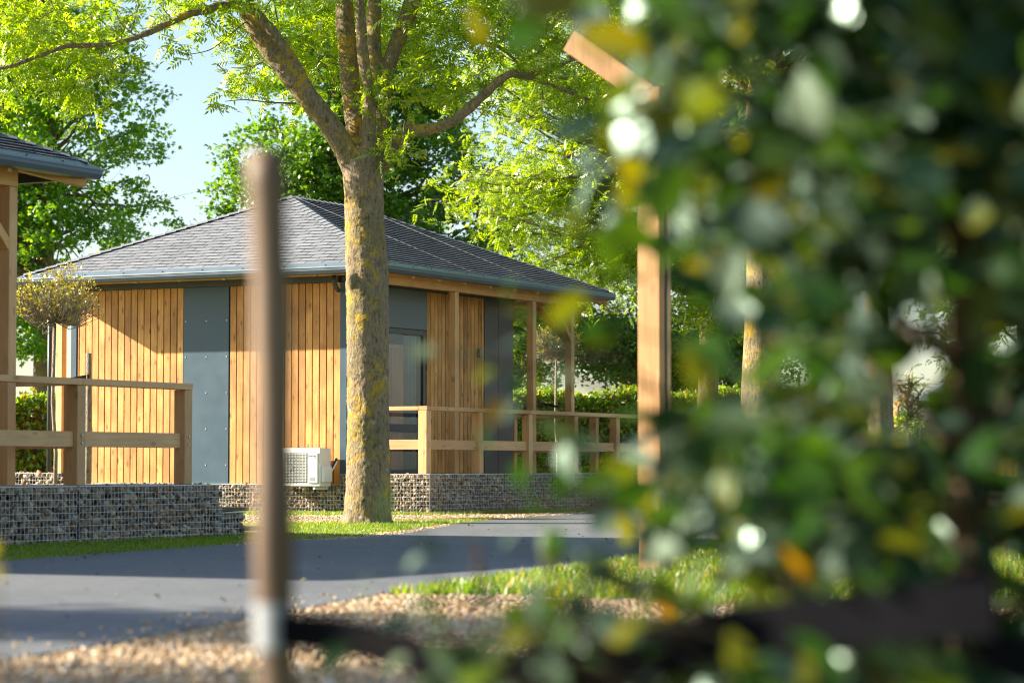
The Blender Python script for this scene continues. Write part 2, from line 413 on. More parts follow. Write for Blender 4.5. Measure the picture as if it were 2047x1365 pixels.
def gravel_bed_mat():
    m, n, l, b = mat('gravel_bed')
    g = n.new('ShaderNodeNewGeometry')
    c = N(n, 'ShaderNodeTexVoronoi', Scale=38.0); l.new(g.outputs['Position'], c.inputs[0])
    r = ramp(n, [(0, (.14, .10, .06)), (.5, (.26, .19, .11)), (1, (.38, .30, .20))]); l.new(c.outputs['Color'], r.inputs[0])
    v = ramp(n, [(.2, (1, 1, 1)), (.8, (.3, .28, .25))]); l.new(c.outputs['Distance'], v.inputs[0])  # darker between stones, the shade of the gaps put into the colour
    col = mixc(n, l, .9, r.outputs[0], v.outputs[0], 'MULTIPLY')
    l.new(col, b.inputs['Base Color']); b.inputs['Roughness'].default_value = .9
    bump(n, l, b, c.outputs['Distance'], -.8, .02)
    return m
M['ground'] = ground_mat(); M['asphalt'] = asphalt_mat(); M['gravel_bed'] = gravel_bed_mat()

# ------------------------------------------------------------------ ground, road, gravel, grass
g = MB(); g.poly([(-700, -60, 0), (700, -60, 0), (700, 1500, 0), (-700, 1500, 0)])
tag(g.obj('ground', M['ground']), kind='structure')

def spline(pts, n=10):
    out = []
    for i in range(len(pts) - 1):
        p0 = pts[max(0, i-1)]; p1 = pts[i]; p2 = pts[i+1]; p3 = pts[min(len(pts)-1, i+2)]
        for k in range(n):
            t = k / n
            out.append(tuple(.5 * ((2*b) + (-a + c)*t + (2*a - 5*b + 4*c - d)*t*t + (-a + 3*b - 3*c + d)*t**3) for a, b, c, d in zip(p0, p1, p2, p3)))
    out.append(tuple(pts[-1])); return out
NEAR = spline([(-3.6, 3.5), (-2.7, 7.0), (-1.84, 9.6), (-1.20, 12.4), (-.73, 14.6), (-.33, 15.9), (.65, 19.2), (2.4, 26), (5.0, 36), (8.6, 48), (14, 60), (24, 74), (60, 100)], 8)
FAR = spline([(-8.5, 4.0), (-7.2, 8.5), (-6.1, 12.5), (-5.0, 16), (-3.74, 19.9), (-2.46, 24.2), (-2.06, 25.3), (-1.38, 27.4), (-.67, 32.9), (.3, 37.5), (3.4, 49), (9.5, 63), (56, 108)], 8)
rb = MB(); nn = len(NEAR)
ztop = .035
for i in range(nn - 1):
    for k in range(4):
        a0, a1 = k / 4, (k + 1) / 4
        def L(i, a): return (NEAR[i][0] * (1 - a) + FAR[i][0] * a, NEAR[i][1] * (1 - a) + FAR[i][1] * a, ztop)
        rb.poly([L(i, a0), L(i, a1), L(i + 1, a1), L(i + 1, a0)])
    for E in (NEAR, FAR):
        rb.poly([(*E[i], ztop), (*E[i+1], ztop), (*E[i+1], -.05), (*E[i], -.05)])
tag(rb.obj('road', M['asphalt']), kind='structure')

def inpoly(P, poly):
    x, y = P[:, 0], P[:, 1]; ins = np.zeros(len(P), bool); n = len(poly)
    for i in range(n):
        x0, y0 = poly[i]; x1, y1 = poly[(i + 1) % n]
        c = ((y0 > y) != (y1 > y)) & (x < (x1 - x0) * (y - y0) / (y1 - y0 + 1e-12) + x0); ins ^= c
    return ins
def scatter(poly, dens):
    poly = np.array(poly); lo = poly.min(0); hi = poly.max(0)
    n = int((hi - lo).prod() * dens); P = rng.uniform(lo, hi, (n, 2))
    return P[inpoly(P, poly)]
ROAD = NEAR + FAR[::-1]
def sheet(name, poly, z, m, kind='structure'):
    b = MB(); b.poly([(x, y, z) for x, y in poly]); return tag(b.obj(name, m), kind=kind)

# stone templates (icosahedron made uneven)
def ico():
    t = (1 + 5 ** .5) / 2
    v = np.array([(-1,t,0),(1,t,0),(-1,-t,0),(1,-t,0),(0,-1,t),(0,1,t),(0,-1,-t),(0,1,-t),(t,0,-1),(t,0,1),(-t,0,-1),(-t,0,1)], float)
    v /= np.linalg.norm(v[0])
    f = [(0,11,5),(0,5,1),(0,1,7),(0,7,10),(0,10,11),(1,5,9),(5,11,4),(11,10,2),(10,7,6),(7,1,8),(3,9,4),(3,4,2),(3,2,6),(3,6,8),(3,8,9),(4,9,5),(2,4,11),(6,2,10),(8,6,7),(9,8,1)]
    return v, f
ICO, ICOF = ico()
OCT = np.array([(1, 0, 0), (0, 1, 0), (-1, 0, 0), (0, -1, 0), (0, 0, 1), (0, 0, -1)], float) * 1.1
OCTF = [(0, 1, 4), (1, 2, 4), (2, 3, 4), (3, 0, 4), (1, 0, 5), (2, 1, 5), (3, 2, 5), (0, 3, 5)]
def stones(P, size, flat=.75, T=None):
    n = len(P); T = ICO if T is None else T
    V = T[None] * (1 + rng.uniform(-.32, .25, (n, len(T), 1)))
    V = V * rng.uniform([.75, .6, .5], [1.25, 1.0, 1.0], (n, 3))[:, None, :]
    Rm = rots(n); V = np.einsum('nij,nkj->nki', Rm, V); V[:, :, 2] *= flat
    return V * np.asarray(size)[:, None, None] + P[:, None, :]

# gravel beds
bed = [p for p in NEAR if 6 < p[1] < 14.9]
BED = bed + [(.05, 14.7), (1.2, 13.6), (3.0, 13.2), (7, 13.5), (7, 6.0)]
sheet('gravel_bed', BED, .012, M['gravel_bed'])
M['gravel_bed'].node_tree.nodes['Principled BSDF'].inputs['Roughness'].default_value = .95
P = scatter(BED, 3400)
P = P[(P[:, 1] > 8.4) & (np.abs(P[:, 0]) < P[:, 1] * .20 + .1)]
P3 = np.c_[P, rng.uniform(.010, .030, len(P))]
me = bulk_mesh('gravel', stones(P3, rng.uniform(.006, .013, len(P)) * rng.choice([1, 1, 1, 1.7], len(P)), T=OCT), OCTF)
tag(link('gravel', me, M['gravel']), 'pale gravel stones of the planting bed in front of the road', 'gravel', kind='stuff')

path = [gr(430, 1052), gr(560, 1052), gr(690, 1049), gr(850, 1047), gr(960, 1043), gr(1080, 1036), gr(1170, 1031), gr(1180, 1027), gr(1080, 1029), gr(960, 1032), gr(850, 1033), gr(700, 1034), gr(560, 1034), gr(430, 1033)]
edge = [gr(470, 1098), gr(600, 1088), gr(700, 1084), gr(790, 1076), gr(900, 1056), gr(905, 1051), gr(790, 1068), gr(700, 1073), gr(600, 1075), gr(480, 1080)]
for nm, lb, pl, zz in (('gravel_path', 'white gravel strip along the foot of the cabin', path, .010), ('gravel_margin', 'beige gravel margin between the lawn and the road by the big tree', edge, .010)):
    sheet(nm, pl, zz, M['gravel_bed'])
    P = scatter(pl, 1300); P3 = np.c_[P, rng.uniform(.01, .03, len(P))]
    me = bulk_mesh('gravel', stones(P3, rng.uniform(.013, .028, len(P)), T=OCT), OCTF)
    tag(link('gravel', me, M['gravel']), lb, 'gravel', kind='stuff')
# mulch bed at far right
MUL = [(2.2, 15.2), (2.9, 20), (4.6, 27), (7.0, 36), (10, 36), (8, 24), (6, 15)]
sheet('mulch_bed', MUL, .008, M['gravel_bed'])

def blades(poly, dens, h0, h1, w=.006, lean=.35):
    P = scatter(poly, dens); P = P[~inpoly(P, ROAD)]
    n = len(P); h = rng.uniform(h0, h1, n) ; a = rng.uniform(0, 2*math.pi, n); dx = rng.normal(0, lean, (n, 2)) * h[:, None]
    V = np.zeros((n, 5, 3)); s = np.c_[np.cos(a), np.sin(a)] * w
    V[:, 0, :2] = P - s; V[:, 1, :2] = P + s
    V[:, 2, :2] = P + s * .7 + dx * .4; V[:, 3, :2] = P - s * .7 + dx * .4; V[:, 2, 2] = V[:, 3, 2] = h * .6
    V[:, 4, :2] = P + dx; V[:, 4, 2] = h
    me = bpy.data.meshes.new('grass')
    me.vertices.add(n * 5); me.vertices.foreach_set('co', V.reshape(-1).astype(np.float32))
    base = (np.arange(n) * 5)[:, None]
    idx = np.concatenate([base + np.array([[0, 1, 2, 3]]), base + np.array([[3, 2, 4]])], 1).reshape(-1).astype(np.int32)
    me.loops.add(len(idx)); me.loops.foreach_set('vertex_index', idx)
    me.polygons.add(n * 2); st = np.stack([np.arange(n) * 7, np.arange(n) * 7 + 4], 1).reshape(-1).astype(np.int32)
    me.polygons.foreach_set('loop_start', st); me.update(calc_edges=True); me.validate()
    return me
def grass(poly, dens, h0, h1, label, **k):
    return tag(link('grass', blades(poly, dens, h0, h1, **k), M['grass']), label, 'grass', kind='stuff')

farL = [p for p in FAR if 16 < p[1] < 28.2]
grass(farL + [(-2.2, 30), (-2.75, 27.9), (-3.3, 26.4), (-6.9, 18.5)], 2600, .025, .06, 'short green verge between the stone basket wall and the road')
grass([gr(380, 1082), gr(480, 1080), gr(600, 1074), gr(700, 1072), gr(790, 1066), gr(900, 1050), gr(1000, 1042), gr(960, 1040), gr(850, 1044), gr(690, 1047), gr(560, 1050), gr(400, 1051)], 1300, .03, .07, 'sunlit lawn patch around the foot of the big tree')
grass([gr(400, 1033), gr(560, 1034), gr(700, 1034), gr(850, 1033), gr(960, 1032), gr(1080, 1029), gr(1180, 1027), gr(1300, 1024), gr(1300, 1010), gr(1100, 1014), gr(860, 1029), gr(690, 1028), gr(400, 1026)], 1500, .03, .09, 'bright grass fringe at the foot of the cabin gabions')
fe = [p for p in FAR if 15 < p[1] < 37]
STR = fe + [(x - .16, y) for x, y in fe[::-1]]
me_ = blades(STR, 2600, .012, .04, w=.004, lean=1.2)
M['straw'] = leafmat('dry_straw', [(.30, .22, .09), (.42, .32, .15), (.50, .40, .22)], (1.2, 1.1, .8), tfac=.3, gloss=.01, rough=.6)
tag(link('grass', me_, M['straw']), 'dry straw coloured grass lining the far edge of the asphalt', 'grass', kind='stuff')
nb = [p for p in NEAR if 14.6 < p[1] < 34]
grass(nb + [(6.2, 34), (5, 26), (3.1, 18), (2.6, 15), (1.6, 13.9), (.8, 14.0), (-.1, 14.7)], 1500, .04, .10, 'sunlit grass on the near side of the road bend', w=.007)
grass([(2.6, 14.8), (3.1, 18), (5, 26), (7.6, 34), (9, 34), (6, 18), (4.5, 14)], 350, .05, .16, 'thin grass tufts between dry mulch at the right')

lit = scatter([(-6, 9), (4, 9), (8, 34), (-2, 34)], 3.2); lit = lit[inpoly(lit, ROAD)]
T_ = np.array([(0, 0, 0), (-.018, .03, .006), (0, .07, .012), (.018, .03, .004)])
V_ = place(T_, np.c_[lit, np.full(len(lit), .040)], rots(len(lit), .25), rng.uniform(.35, .9, len(lit)))
M['litter'] = leafmat('fallen_leaf', [(.20, .16, .05), (.14, .20, .03), (.34, .24, .12)], (1, 1, 1), tfac=.2, gloss=.01)
tag(link('leaf_litter', bulk_mesh('leaf_litter', V_, [(0, 1, 2, 3)]), M['litter']), 'scattered small fallen leaves on the asphalt', 'leaves', kind='stuff')
lg = scatter([(x + dx, y) for x, y, dx in [(p[0], p[1], -.35) for p in NEAR if 8 < p[1] < 15] + [(p[0], p[1], 0) for p in NEAR if 8 < p[1] < 15][::-1]], 60)
V_ = stones(np.c_[lg, np.full(len(lg), .042)], rng.uniform(.006, .014, len(lg)))
tag(link('loose_grit', bulk_mesh('loose_grit', V_, ICOF), M['gravel']), 'loose grit spilled over the near edge of the asphalt', 'gravel', kind='stuff')

# ------------------------------------------------------------------ gabion baskets
gab_root_labels = []
TH = R(90 - 27.4)     # direction of the long axis (u)
def gabion(parent_m, name_label, faces, single=0, cell=.055, group='stone filled gabion walls', ssize=.036, cap=.0, core=None):
    """faces: list of (p0, p1, z0, z1, outward n) in local uv. Each face is a wall of stones behind a wire grid"""
    t = empty('gabion_wall', parent_m[0], parent_m[1]); tag(t, name_label, 'gabion wall', group)
    allP = []; w = MB(); cores = MB(); depth_r = []
    for (p0, p1, z0, z1) in faces:
        p0 = np.array(p0, float); p1 = np.array(p1, float); L = np.linalg.norm(p1 - p0); d = (p1 - p0) / L
        nrm = np.array([d[1], -d[0]])
        for layer, (off, dn) in enumerate(((-.026, 1 / (ssize * 1.35) ** 2), (-.075, 1 / (ssize * 1.45) ** 2))):
            nx = int(L / (ssize * 1.42)); nz = max(2, int((z1 - z0) / (ssize * 1.25)))
            s_ = (np.arange(nx) + .5) / nx * L; q = (np.arange(nz) + .5) / nz * (z1 - z0)
            S, Q = np.meshgrid(s_, q); S = S + (np.arange(nz) % 2)[:, None] * L / nx * .5
            S = S.ravel() + rng.uniform(-.35, .35, S.size) * L / nx; Q = Q.ravel() + rng.uniform(-.6, .6, Q.size) * (z1 - z0) / nz
            S = np.clip(S, .03, L - .03); Q = np.clip(Q, .01, z1 - z0 - .025)
            PP = p0[None] + d[None] * S[:, None] + nrm[None] * (off + rng.uniform(-.012, .012, S.size))[:, None]
            allP.append(np.c_[PP, z0 + Q]); depth_r.append(np.full(S.size, layer))
        # wires
        nv = int(round(L / cell))
        for i in range(nv + 1):
            x, y = p0 + d * (i * L / nv) + nrm * .004
            w.beam((x, y, z0 - .01), (x, y, z1 + .004), .0042, .0042, up=(d[0], d[1], 0))
        nh = int(round((z1 - z0) / (cell * 1.05)))
        for i in range(nh + 1):
            z = z0 + (z1 - z0) * i / nh
            a = p0 + nrm * .008; b = p1 + nrm * .008
            w.beam((*a, z), (*b, z), .0042, .0042)
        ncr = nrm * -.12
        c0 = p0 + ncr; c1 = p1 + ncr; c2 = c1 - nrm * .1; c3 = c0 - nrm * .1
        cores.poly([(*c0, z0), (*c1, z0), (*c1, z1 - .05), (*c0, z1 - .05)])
        # top stones and top wires
        ns = int(L * .3 / (ssize * 1.3) ** 2)
        PP = p0[None] + d[None] * rng.uniform(.02, L - .02, ns)[:, None] + nrm[None] * rng.uniform(-.33, -.04, ns)[:, None]
        allP.append(np.c_[PP, np.full(ns, z1 - .035) + rng.uniform(-.01, .008, ns)]); depth_r.append(np.full(ns, 1))
        for k in range(0, 7):
            a = p0 - nrm * (k * cell); b = p1 - nrm * (k * cell); w.beam((*a, z1 + .004), (*b, z1 + .004), .0042, .0042)
        for i in range(0, nv + 1, 1):
            q0 = p0 + d * (i * L / nv); q1 = q0 - nrm * .33; w.beam((*q0, z1 + .008), (*q1, z1 + .008), .0042, .0042)
    P = np.concatenate(allP); D = np.concatenate(depth_r)
    sz = rng.uniform(.65, 1.45, len(P)) * ssize
    V = stones(P, sz, 1.0)
    order = np.arange(len(P))
    if single:
        front = np.where(D == 0)[0]; rng.shuffle(front)
        front = front[np.argsort(-sz[front])][:single]
        for k, i in enumerate(front):
            me = bpy.data.meshes.new('stone'); c = P[i]
            me.from_pydata([tuple(v) for v in (V[i] - c)], [], ICOF)
            o = link('stone', me, M['stone'], t); o.location = c
        keep = np.ones(len(P), bool); keep[front] = False; V = V[keep]
    st = link('stone_fill', bulk_mesh('stone_fill', V, ICOF), M['stone'], t); st['kind'] = 'stuff'
    w.obj('wire_mesh', M['wire'], t)
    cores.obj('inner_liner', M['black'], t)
    return t

C0 = (-2.52, 40.2, 0.0)
C1 = (-8.12, 20.2, -.07)
DK = .62
gabion((C0, TH), 'low sunlit gabion under the front cladding of the central cabin', [((-.03, 5.0), (-.03, .02), .0, .455)], single=300, ssize=.036)
gabion((C0, TH), 'gabion carrying the terrace of the central cabin, corner right of the big trunk', [((-.06, 0.0), (-.06, -1.52), 0, DK - .01), ((-.06, -1.52), (8.6, -1.52), 0, DK - .01)], single=300, ssize=.036)
gabion((C0, TH), 'short gabion at the far left end of the central cabin, behind the globe tree stem', [((-.06, 6.6), (-.06, 5.0), 0, DK)], ssize=.05)
gabion((C1, TH), 'long shaded gabion wall under the left terrace, nearest the road', [((-.3, -1.52), (6.02, -1.52), .07, DK - .01), ((6.06, -1.52), (8.42, -1.52), .07, DK - .01), ((8.42, -1.52), (8.42, -.3), .07, DK - .01)], single=300, ssize=.037)
gs = gabion((C1, TH), 'small gabion step block at the end of the left terrace', [((8.44, -1.45), (8.95, -1.45), .07, .33), ((8.95, -1.45), (8.95, -.4), .07, .33)], ssize=.035, group='stone filled gabion walls')
MB().box((8.42, -1.47, .345), (9.0, -.38, .385)).obj('tread', M['stake'], gs, bevel=.004)
MB().box((9.02, -1.47, .14), (9.5, -.38, .18)).obj('tread', M['stake'], gs, bevel=.004)

# ------------------------------------------------------------------ cabins
def clip(poly, edges):
    """Sutherland-Hodgman against convex polygon edges (ccw list of points)"""
    out = poly; n = len(edges)
    for i in range(n):
        a = edges[i]; b = edges[(i + 1) % n]; inp = out; out = []
        if not inp: break
        def side(p): return (b[0]-a[0])*(p[1]-a[1]) - (b[1]-a[1])*(p[0]-a[0])
        for j in range(len(inp)):
            p = inp[j]; q = inp[(j + 1) % len(inp)]; sp, sq = side(p), side(q)
            if sp >= 0: out.append(p)
            if (sp > 0 > sq) or (sp < 0 < sq):
                t = sp / (sp - sq); out.append((p[0] + (q[0]-p[0])*t, p[1] + (q[1]-p[1])*t))
    return out

def roof(t, u0, u1, v0, v1, r0, r1, rv, ze, zr, budget, order):
    """hip roof; slopes given as (origin, along, up-slope, polygon in 2D)"""
    A = Vector((u0, v0, ze)); B = Vector((u1, v0, ze)); Cc = Vector((u1, v1, ze)); D = Vector((u0, v1, ze))
    E = Vector((r0, rv, zr)); Fp = Vector((r1, rv, zr))
    rf = MB(); rf.v = [tuple(p) for p in (A, B, Cc, D, E, Fp)] + [tuple(p - Vector((0, 0, .07))) for p in (A, B, Cc, D, E, Fp)]
    rf.f = [(0,1,5,4),(1,2,5),(2,3,4,5),(3,0,4),(6,10,11,7),(7,11,8),(8,11,10,9),(9,10,6),(0,6,7,1),(1,7,8,2),(2,8,9,3),(3,9,6,0)]
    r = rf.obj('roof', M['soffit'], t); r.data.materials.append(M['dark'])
    for i in range(4): r.data.polygons[i].material_index = 1
    slopes = {'front': [D, A, E], 'right': [A, B, Fp, E], 'back': [B, Cc, Fp], 'left': [Cc, D, E, Fp]}
    rest = MB(); edge_ids = []
    cnt = 0
    EXP, TAB = .128, .30
    for key in order:
        pts = slopes[key]; o = pts[0]; ax = (pts[1] - pts[0]).normalized()
        nrm = (pts[1] - pts[0]).cross(pts[2] - pts[0]).normalized()
        if nrm.z < 0: nrm = -nrm
        up = nrm.cross(ax).normalized()
        if up.z < 0: up = -up
        P2 = [((p - o).dot(ax), (p - o).dot(up)) for p in pts]
        ar = sum(P2[i][0]*P2[(i+1)%len(P2)][1] - P2[(i+1)%len(P2)][0]*P2[i][1] for i in range(len(P2)))
        if ar < 0: P2 = P2[::-1]
        H = max(p[1] for p in P2); W = max(p[0] for p in P2)
        nr = int(math.ceil(H / EXP))
        jt = .006 if key == 'front' else .0025
        thk = .010 if key in ('front', 'left') else .022
        for row in range(nr):
            y0 = row * EXP - .0; y1 = min(H, y0 + EXP + .012)
            x = -TAB * (.5 if row % 2 else 0) + rnd.uniform(-.03, .03)
            while x < W:
                tw = TAB
                pl = clip([(x + jt, y0), (x + tw - jt, y0), (x + tw - jt, y1), (x + jt, y1)], P2)
                x += tw
                if len(pl) < 3: continue
                mb = MB(); th = thk + rnd.uniform(-.001, .0015)
                top = []; bot = []
                for (a, b_) in pl:
                    k = 1 - (b_ - y0) / (EXP + .012)
                    base = o + ax * a + up * b_
                    top.append(base + nrm * (.006 + th * k)); bot.append(base + nrm * .0005)
                n_ = len(pl)
                tgt = mb if cnt < budget else rest
                n0 = len(tgt.v); tgt.v += [tuple(p) for p in top + bot]
                tgt.f.append(tuple(n0 + i for i in range(n_)))
                for i in range(n_): tgt.f.append((n0 + i, n0 + n_ + i, n0 + n_ + (i+1) % n_, n0 + (i+1) % n_))
                if cnt < budget:
                    so_ = mb.obj('shingle', M['shingle'], r); so_.data.materials.append(M['edge_shade'])
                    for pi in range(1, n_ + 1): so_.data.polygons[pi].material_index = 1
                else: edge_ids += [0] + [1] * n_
                cnt += 1
    if rest.v:
        s = rest.obj('shingle_courses', M['shingle'], r); s['kind'] = 'stuff'
        s.data.materials.append(M['edge_shade']); s.data.polygons.foreach_set('material_index', edge_ids)
    # hip and ridge caps: overlapping folded pieces
    for p, q in ((A, E), (B, Fp), (Cc, Fp), (D, E), (E, Fp)):
        L = (q - p).length; n_ = int(L / .17); d = (q - p) / L
        sd = d.cross(Vector((0, 0, 1))).normalized()
        sl = .40 if abs(d.z) > .01 else .42
        for i in range(n_):
            caps = MB(); a = p + d * (L * i / n_ - .0) + Vector((0, 0, .040)); b = p + d * (L * (i + 1) / n_ + .02) + Vector((0, 0, .026))
            dn = Vector((0, 0, -.036 if abs(d.z) > .01 else -.05))
            caps.poly([a, b, b + sd * .11 + dn, a + sd * .11 + dn]); caps.poly([b, a, a - sd * .11 + dn, b - sd * .11 + dn])
            caps.poly([a, a + sd * .11 + dn, a + sd * .11 + dn*1.6 , a + Vector((0, 0, -.02))]); caps.poly([a, a - sd * .11 + dn, a - sd * .11 + dn*1.6, a + Vector((0, 0, -.02))])
            caps.obj('ridge_cap', M['shingle'], r)
    # pale seams falling from both ridge ends
    sm = MB()
    for rr_ in (r0, r1):
        for vv in (v0,):
            nv = Vector((0, -(zr - ze), -(rv - v0))).normalized()
            a = Vector((rr_, rv - .05, zr + .018)); b = Vector((rr_, vv + .03, ze + .034))
            sm.tube([a, b], .0045, 6)
    sm.obj('lightning_wire', M['grey'], r)
    # gutter ring
    for nm, mt_, prof in (('flashing', M['gutter'], [(0, .02), (.055, -.012), (.108, -.045), (.112, -.062), (.0, -.062)]),
                          ('gutter', M['gutterdark'], [(.0, -.064), (.104, -.064), (.106, -.10), (.085, -.145), (-.03, -.15), (-.03, -.064)])):
        gm = MB(); m = len(prof)
        for (cx_, cy_, sx, sy) in ((u0, v0, -1, -1), (u1, v0, 1, -1), (u1, v1, 1, 1), (u0, v1, -1, 1)):
            for (of, z) in prof: gm.v.append((cx_ + sx * of, cy_ + sy * of, ze + z))
        for c in range(4):
            for i in range(m):
                a = c * m + i; b = c * m + (i + 1) % m; c2 = ((c + 1) % 4) * m
                gm.f.append((a, b, c2 + (i + 1) % m, c2 + i))
        gm.obj(nm, mt_, t)
    rv_ = MB()
    x = u0 + .2
    while x < u1:
        rv_.tube([(x, v0 - .082, ze - .022), (x, v0 - .09, ze - .016)], .011, 6); x += .55
    y = v0 + .2
    while y < v1:
        rv_.tube([(u0 - .082, y, ze - .022), (u0 - .09, y, ze - .016)], .011, 6); y += .72
    rv_.obj('rivet_row', M['dark'], t)
    return r

def cabin(origin, label, uf=0.0, detail=True, order=('front', 'right', 'left', 'back'), budget=300):
    t = empty('holiday_cabin', origin, TH); tag(t, label, 'cabin', 'timber holiday cabins')
    WT = 3.47; ZE = 3.69; ZR = 5.02
    U1 = 5.5; V1 = 4.9
    # core walls with the door opening on the terrace side
    du0, du1, dz1 = .45, 2.52, 2.86
    w = MB()
    w.box((uf + .03, .08, .47), (uf + .13, V1 - .03, WT + .1))
    w.box((uf + .13, V1 - .13, .47), (U1 - .13, V1 - .03, WT + .1))
    w.box((U1 - .13, .08, .47), (U1 - .03, V1 - .03, WT + .1))
    w.box((uf + .03, .03, .47), (du0, .13 - .05, WT + .1)); w.box((du1, .03, .47), (U1 - .03, .08, WT + .1))
    w.box((du0, .03, dz1 - .02), (du1, .08, WT + .1))
    w.box((uf + .14, .13, .50), (U1 - .14, V1 - .14, .60))
    w.obj('wall', M['dark'], t)
    if detail:
        # front cladding
        def boards(vs, ve, z0=.47, z1=WT, skip=None, face='front', p=.123):
            x = vs
            k = 0
            while x < ve - .02:
                x1 = min(ve, x + p) - .015
                dz = rnd.uniform(-.002, .002); dd = rnd.uniform(0, .004)
                if face == 'front': b = MB().box((uf - .0 - dd, x, z0 + dz), (uf + .028, x1, z1))
                elif face == 'left': b = MB().box((x, V1 - .029, z0), (x1, V1 + dd, z1))
                elif face == 'back': b = MB().box((U1 - .029, x, z0), (U1 + dd, x1, z1))
                else: b = MB().box((x, 0 - dd, z0 + .15), (x1, .028, z1))
                b.obj('board', M['clad'], t, bevel=.0035)
                x += p; k += 1
        boards(.045, 2.015); boards(2.86, V1 - .03)
        boards(2.56, 4.48, face='right')
        boards(.05, U1 - .02, face='left')
        # blue panel with screws
        fp = MB().box((uf - .006, 2.022, .468), (uf + .028, 2.85, WT)).obj('facade_panel', M['blue'], t, bevel=.002)
        sc = MB()
        for z in np.arange(.75, 3.4, .55):
            for v in (2.06, 2.43, 2.81): sc.tube([(uf - .012, v, z), (uf - .004, v, z)], .011, 6)
        sc.obj('screws', M['wire'], fp)
        MB().box((uf - .03, .0, .452), (uf + .03, V1 + .05, .466)).obj('base_flashing', M['white'], t)
        for (v0_, v1_) in ((-.075, .04), (V1 - .03, V1 + .075)):
            MB().box((uf - .012, v0_, .47), (uf + .026, v1_, WT)).obj('corner_trim', M['blue'], t, bevel=.002)
        MB().box((uf - .012, -.075, .47), (uf + .026, -.075 + .001, WT))
        # dark panels at the rear of the terrace wall
        for a, b_ in ((4.49, 4.98), (4.99, 5.5)):
            MB().box((a, -.006, .62), (b_, .028, WT)).obj('wall_panel', M['brownpanel'], t, bevel=.002)
        MB().box((.03, -.004, .62), (.44, .028, WT)).obj('wall_panel', M['brownpanel'], t, bevel=.002)
        # door
        sb = MB().box((du0, -.03, dz1), (du1, .028, WT)).obj('shutter_box', M['shutter'], t, bevel=.004)
        dr = MB()
        dr.box((du0, -.002, .62), (du0 + .07, .06, dz1 - .003)); dr.box((du1 - .07, -.002, .62), (du1, .06, dz1 - .003))
        dr.box((du0 + .07, -.002, dz1 - .09), (du1 - .07, .06, dz1 - .003)); dr.box((du0 + .07, -.002, .62), (du1 - .07, .06, .67))
        mid = .98
        dr.box((mid - .05, .0, .67), (mid + .05, .055, dz1 - .09))
        dr.box((du0 + .07, .002, 1.26), (mid - .05, .05, 1.38)); dr.box((mid + .05, .002, 1.26), (du1 - .07, .05, 1.38))
        d = dr.obj('sliding_door', M['dark'], t, bevel=.003)
        MB().box((du0 + .07, .02, .67), (mid - .05, .03, 1.26)).obj('pane', M['glass'], d)
        MB().box((mid + .05, .02, .67), (du1 - .07, .03, 1.26)).obj('pane', M['glass'], d)
        MB().box((du0 + .07, .02, 1.38), (mid - .05, .03, dz1 - .09)).obj('pane', M['glass'], d)
        MB().box((mid + .05, .02, 1.38), (du1 - .07, .03, dz1 - .09)).obj('pane', M['glass'], d)
        MB().box((mid + .07, -.03, 1.55), (mid + .09, -.002, 1.85)).obj('handle', M['wire'], d)
        # curtain, and wood box added for the brown reflection in the glass
        cu = MB(); n_ = 60
        for i in range(n_):
            a0 = 2.08 + .34 * i / n_; a1 = 2.08 + .34 * (i + 1) / n_
            y0 = .13 + .03 * math.sin(i * 1.1); y1 = .13 + .03 * math.sin((i + 1) * 1.1)
            cu.poly([(a0, y0, .68), (a1, y1, .68), (a1, y1, 2.76), (a0, y0, 2.76)])
        cu.obj('curtain', M['curtain'], t)
        cb = MB().box((1.2, .13, .62), (2.06, .75, 2.62)).obj('reflected_wood', M['wood_reflection'], t, bevel=.01)
        MB().box((1.24, .11, .68), (1.62, .128, 2.56)).obj('wood_front', M['wood_reflection'], cb); MB().box((1.64, .11, .68), (2.02, .128, 2.56)).obj('wood_front', M['wood_reflection'], cb)
        # wall lamp
        MB().box((4.24, -.06, 2.50), (4.33, -.004, 2.64)).obj('wall_lamp', M['grey'], t, bevel=.01)
        # downpipes
        dp = MB(); dp.tube([(uf - .22, .03, 3.56), (uf - .21, .03, 3.47), (uf - .15, .03, 3.38), (uf - .07, .03, 3.34)], .035, 10)
        dp.obj('downpipe', M['dark'], t, smooth=True)
        dp = MB(); dp.tube([(-.02, 5.38, .64), (-.02, 5.38, 3.5)], .035, 10); dp.obj('downpipe', M['dark'], t, smooth=True)
    else:
        b = MB(); x = .03
        while x < V1: b.box((uf, x, .47), (uf + .028, x + .112, WT)); x += .123
        x = uf + .03
        while x < U1: b.box((x, 0, .62), (x + .112, .028, WT)); b.box((x, V1 - .028, .47), (x + .112, V1, WT)); x += .123
        b.obj('cladding', M['clad'], t)
    # plates, beams
    MB().box((uf - .05, .06, WT + .003), (uf + .03, V1 + .0, WT + .095)).obj('fascia', M['dark'], t)
    MB().box((uf - .16, -.69, WT + .098), (uf - .04, 5.12, WT + .19)).obj('beam', M['beam'], t, bevel=.004)
    MB().box((uf, -.055, WT + .003), (U1, .03, WT + .10)).obj('fascia', M['dark'], t)
    MB().box((uf - .16, -.81, 3.42), (6.2, -.695, 3.58)).obj('beam', M['beam'], t, bevel=.004)
    MB().box((uf - .16, -.83, 3.584), (6.2, -.69, 3.66)).obj('beam', M['beam'], t, bevel=.004)
    MB().box((6.08, -.69, 3.42), (6.195, 5.14, 3.64)).obj('beam', M['beam'], t, bevel=.004)
    MB().box((uf - .16, 5.145, 3.42), (6.2, 5.26, 3.66)).obj('beam', M['beam'], t, bevel=.004)
    # dark boarded soffit
    sf = MB()
    sf.box((uf - .68, -1.05, 3.645), (6.88, -.84, 3.655)); 
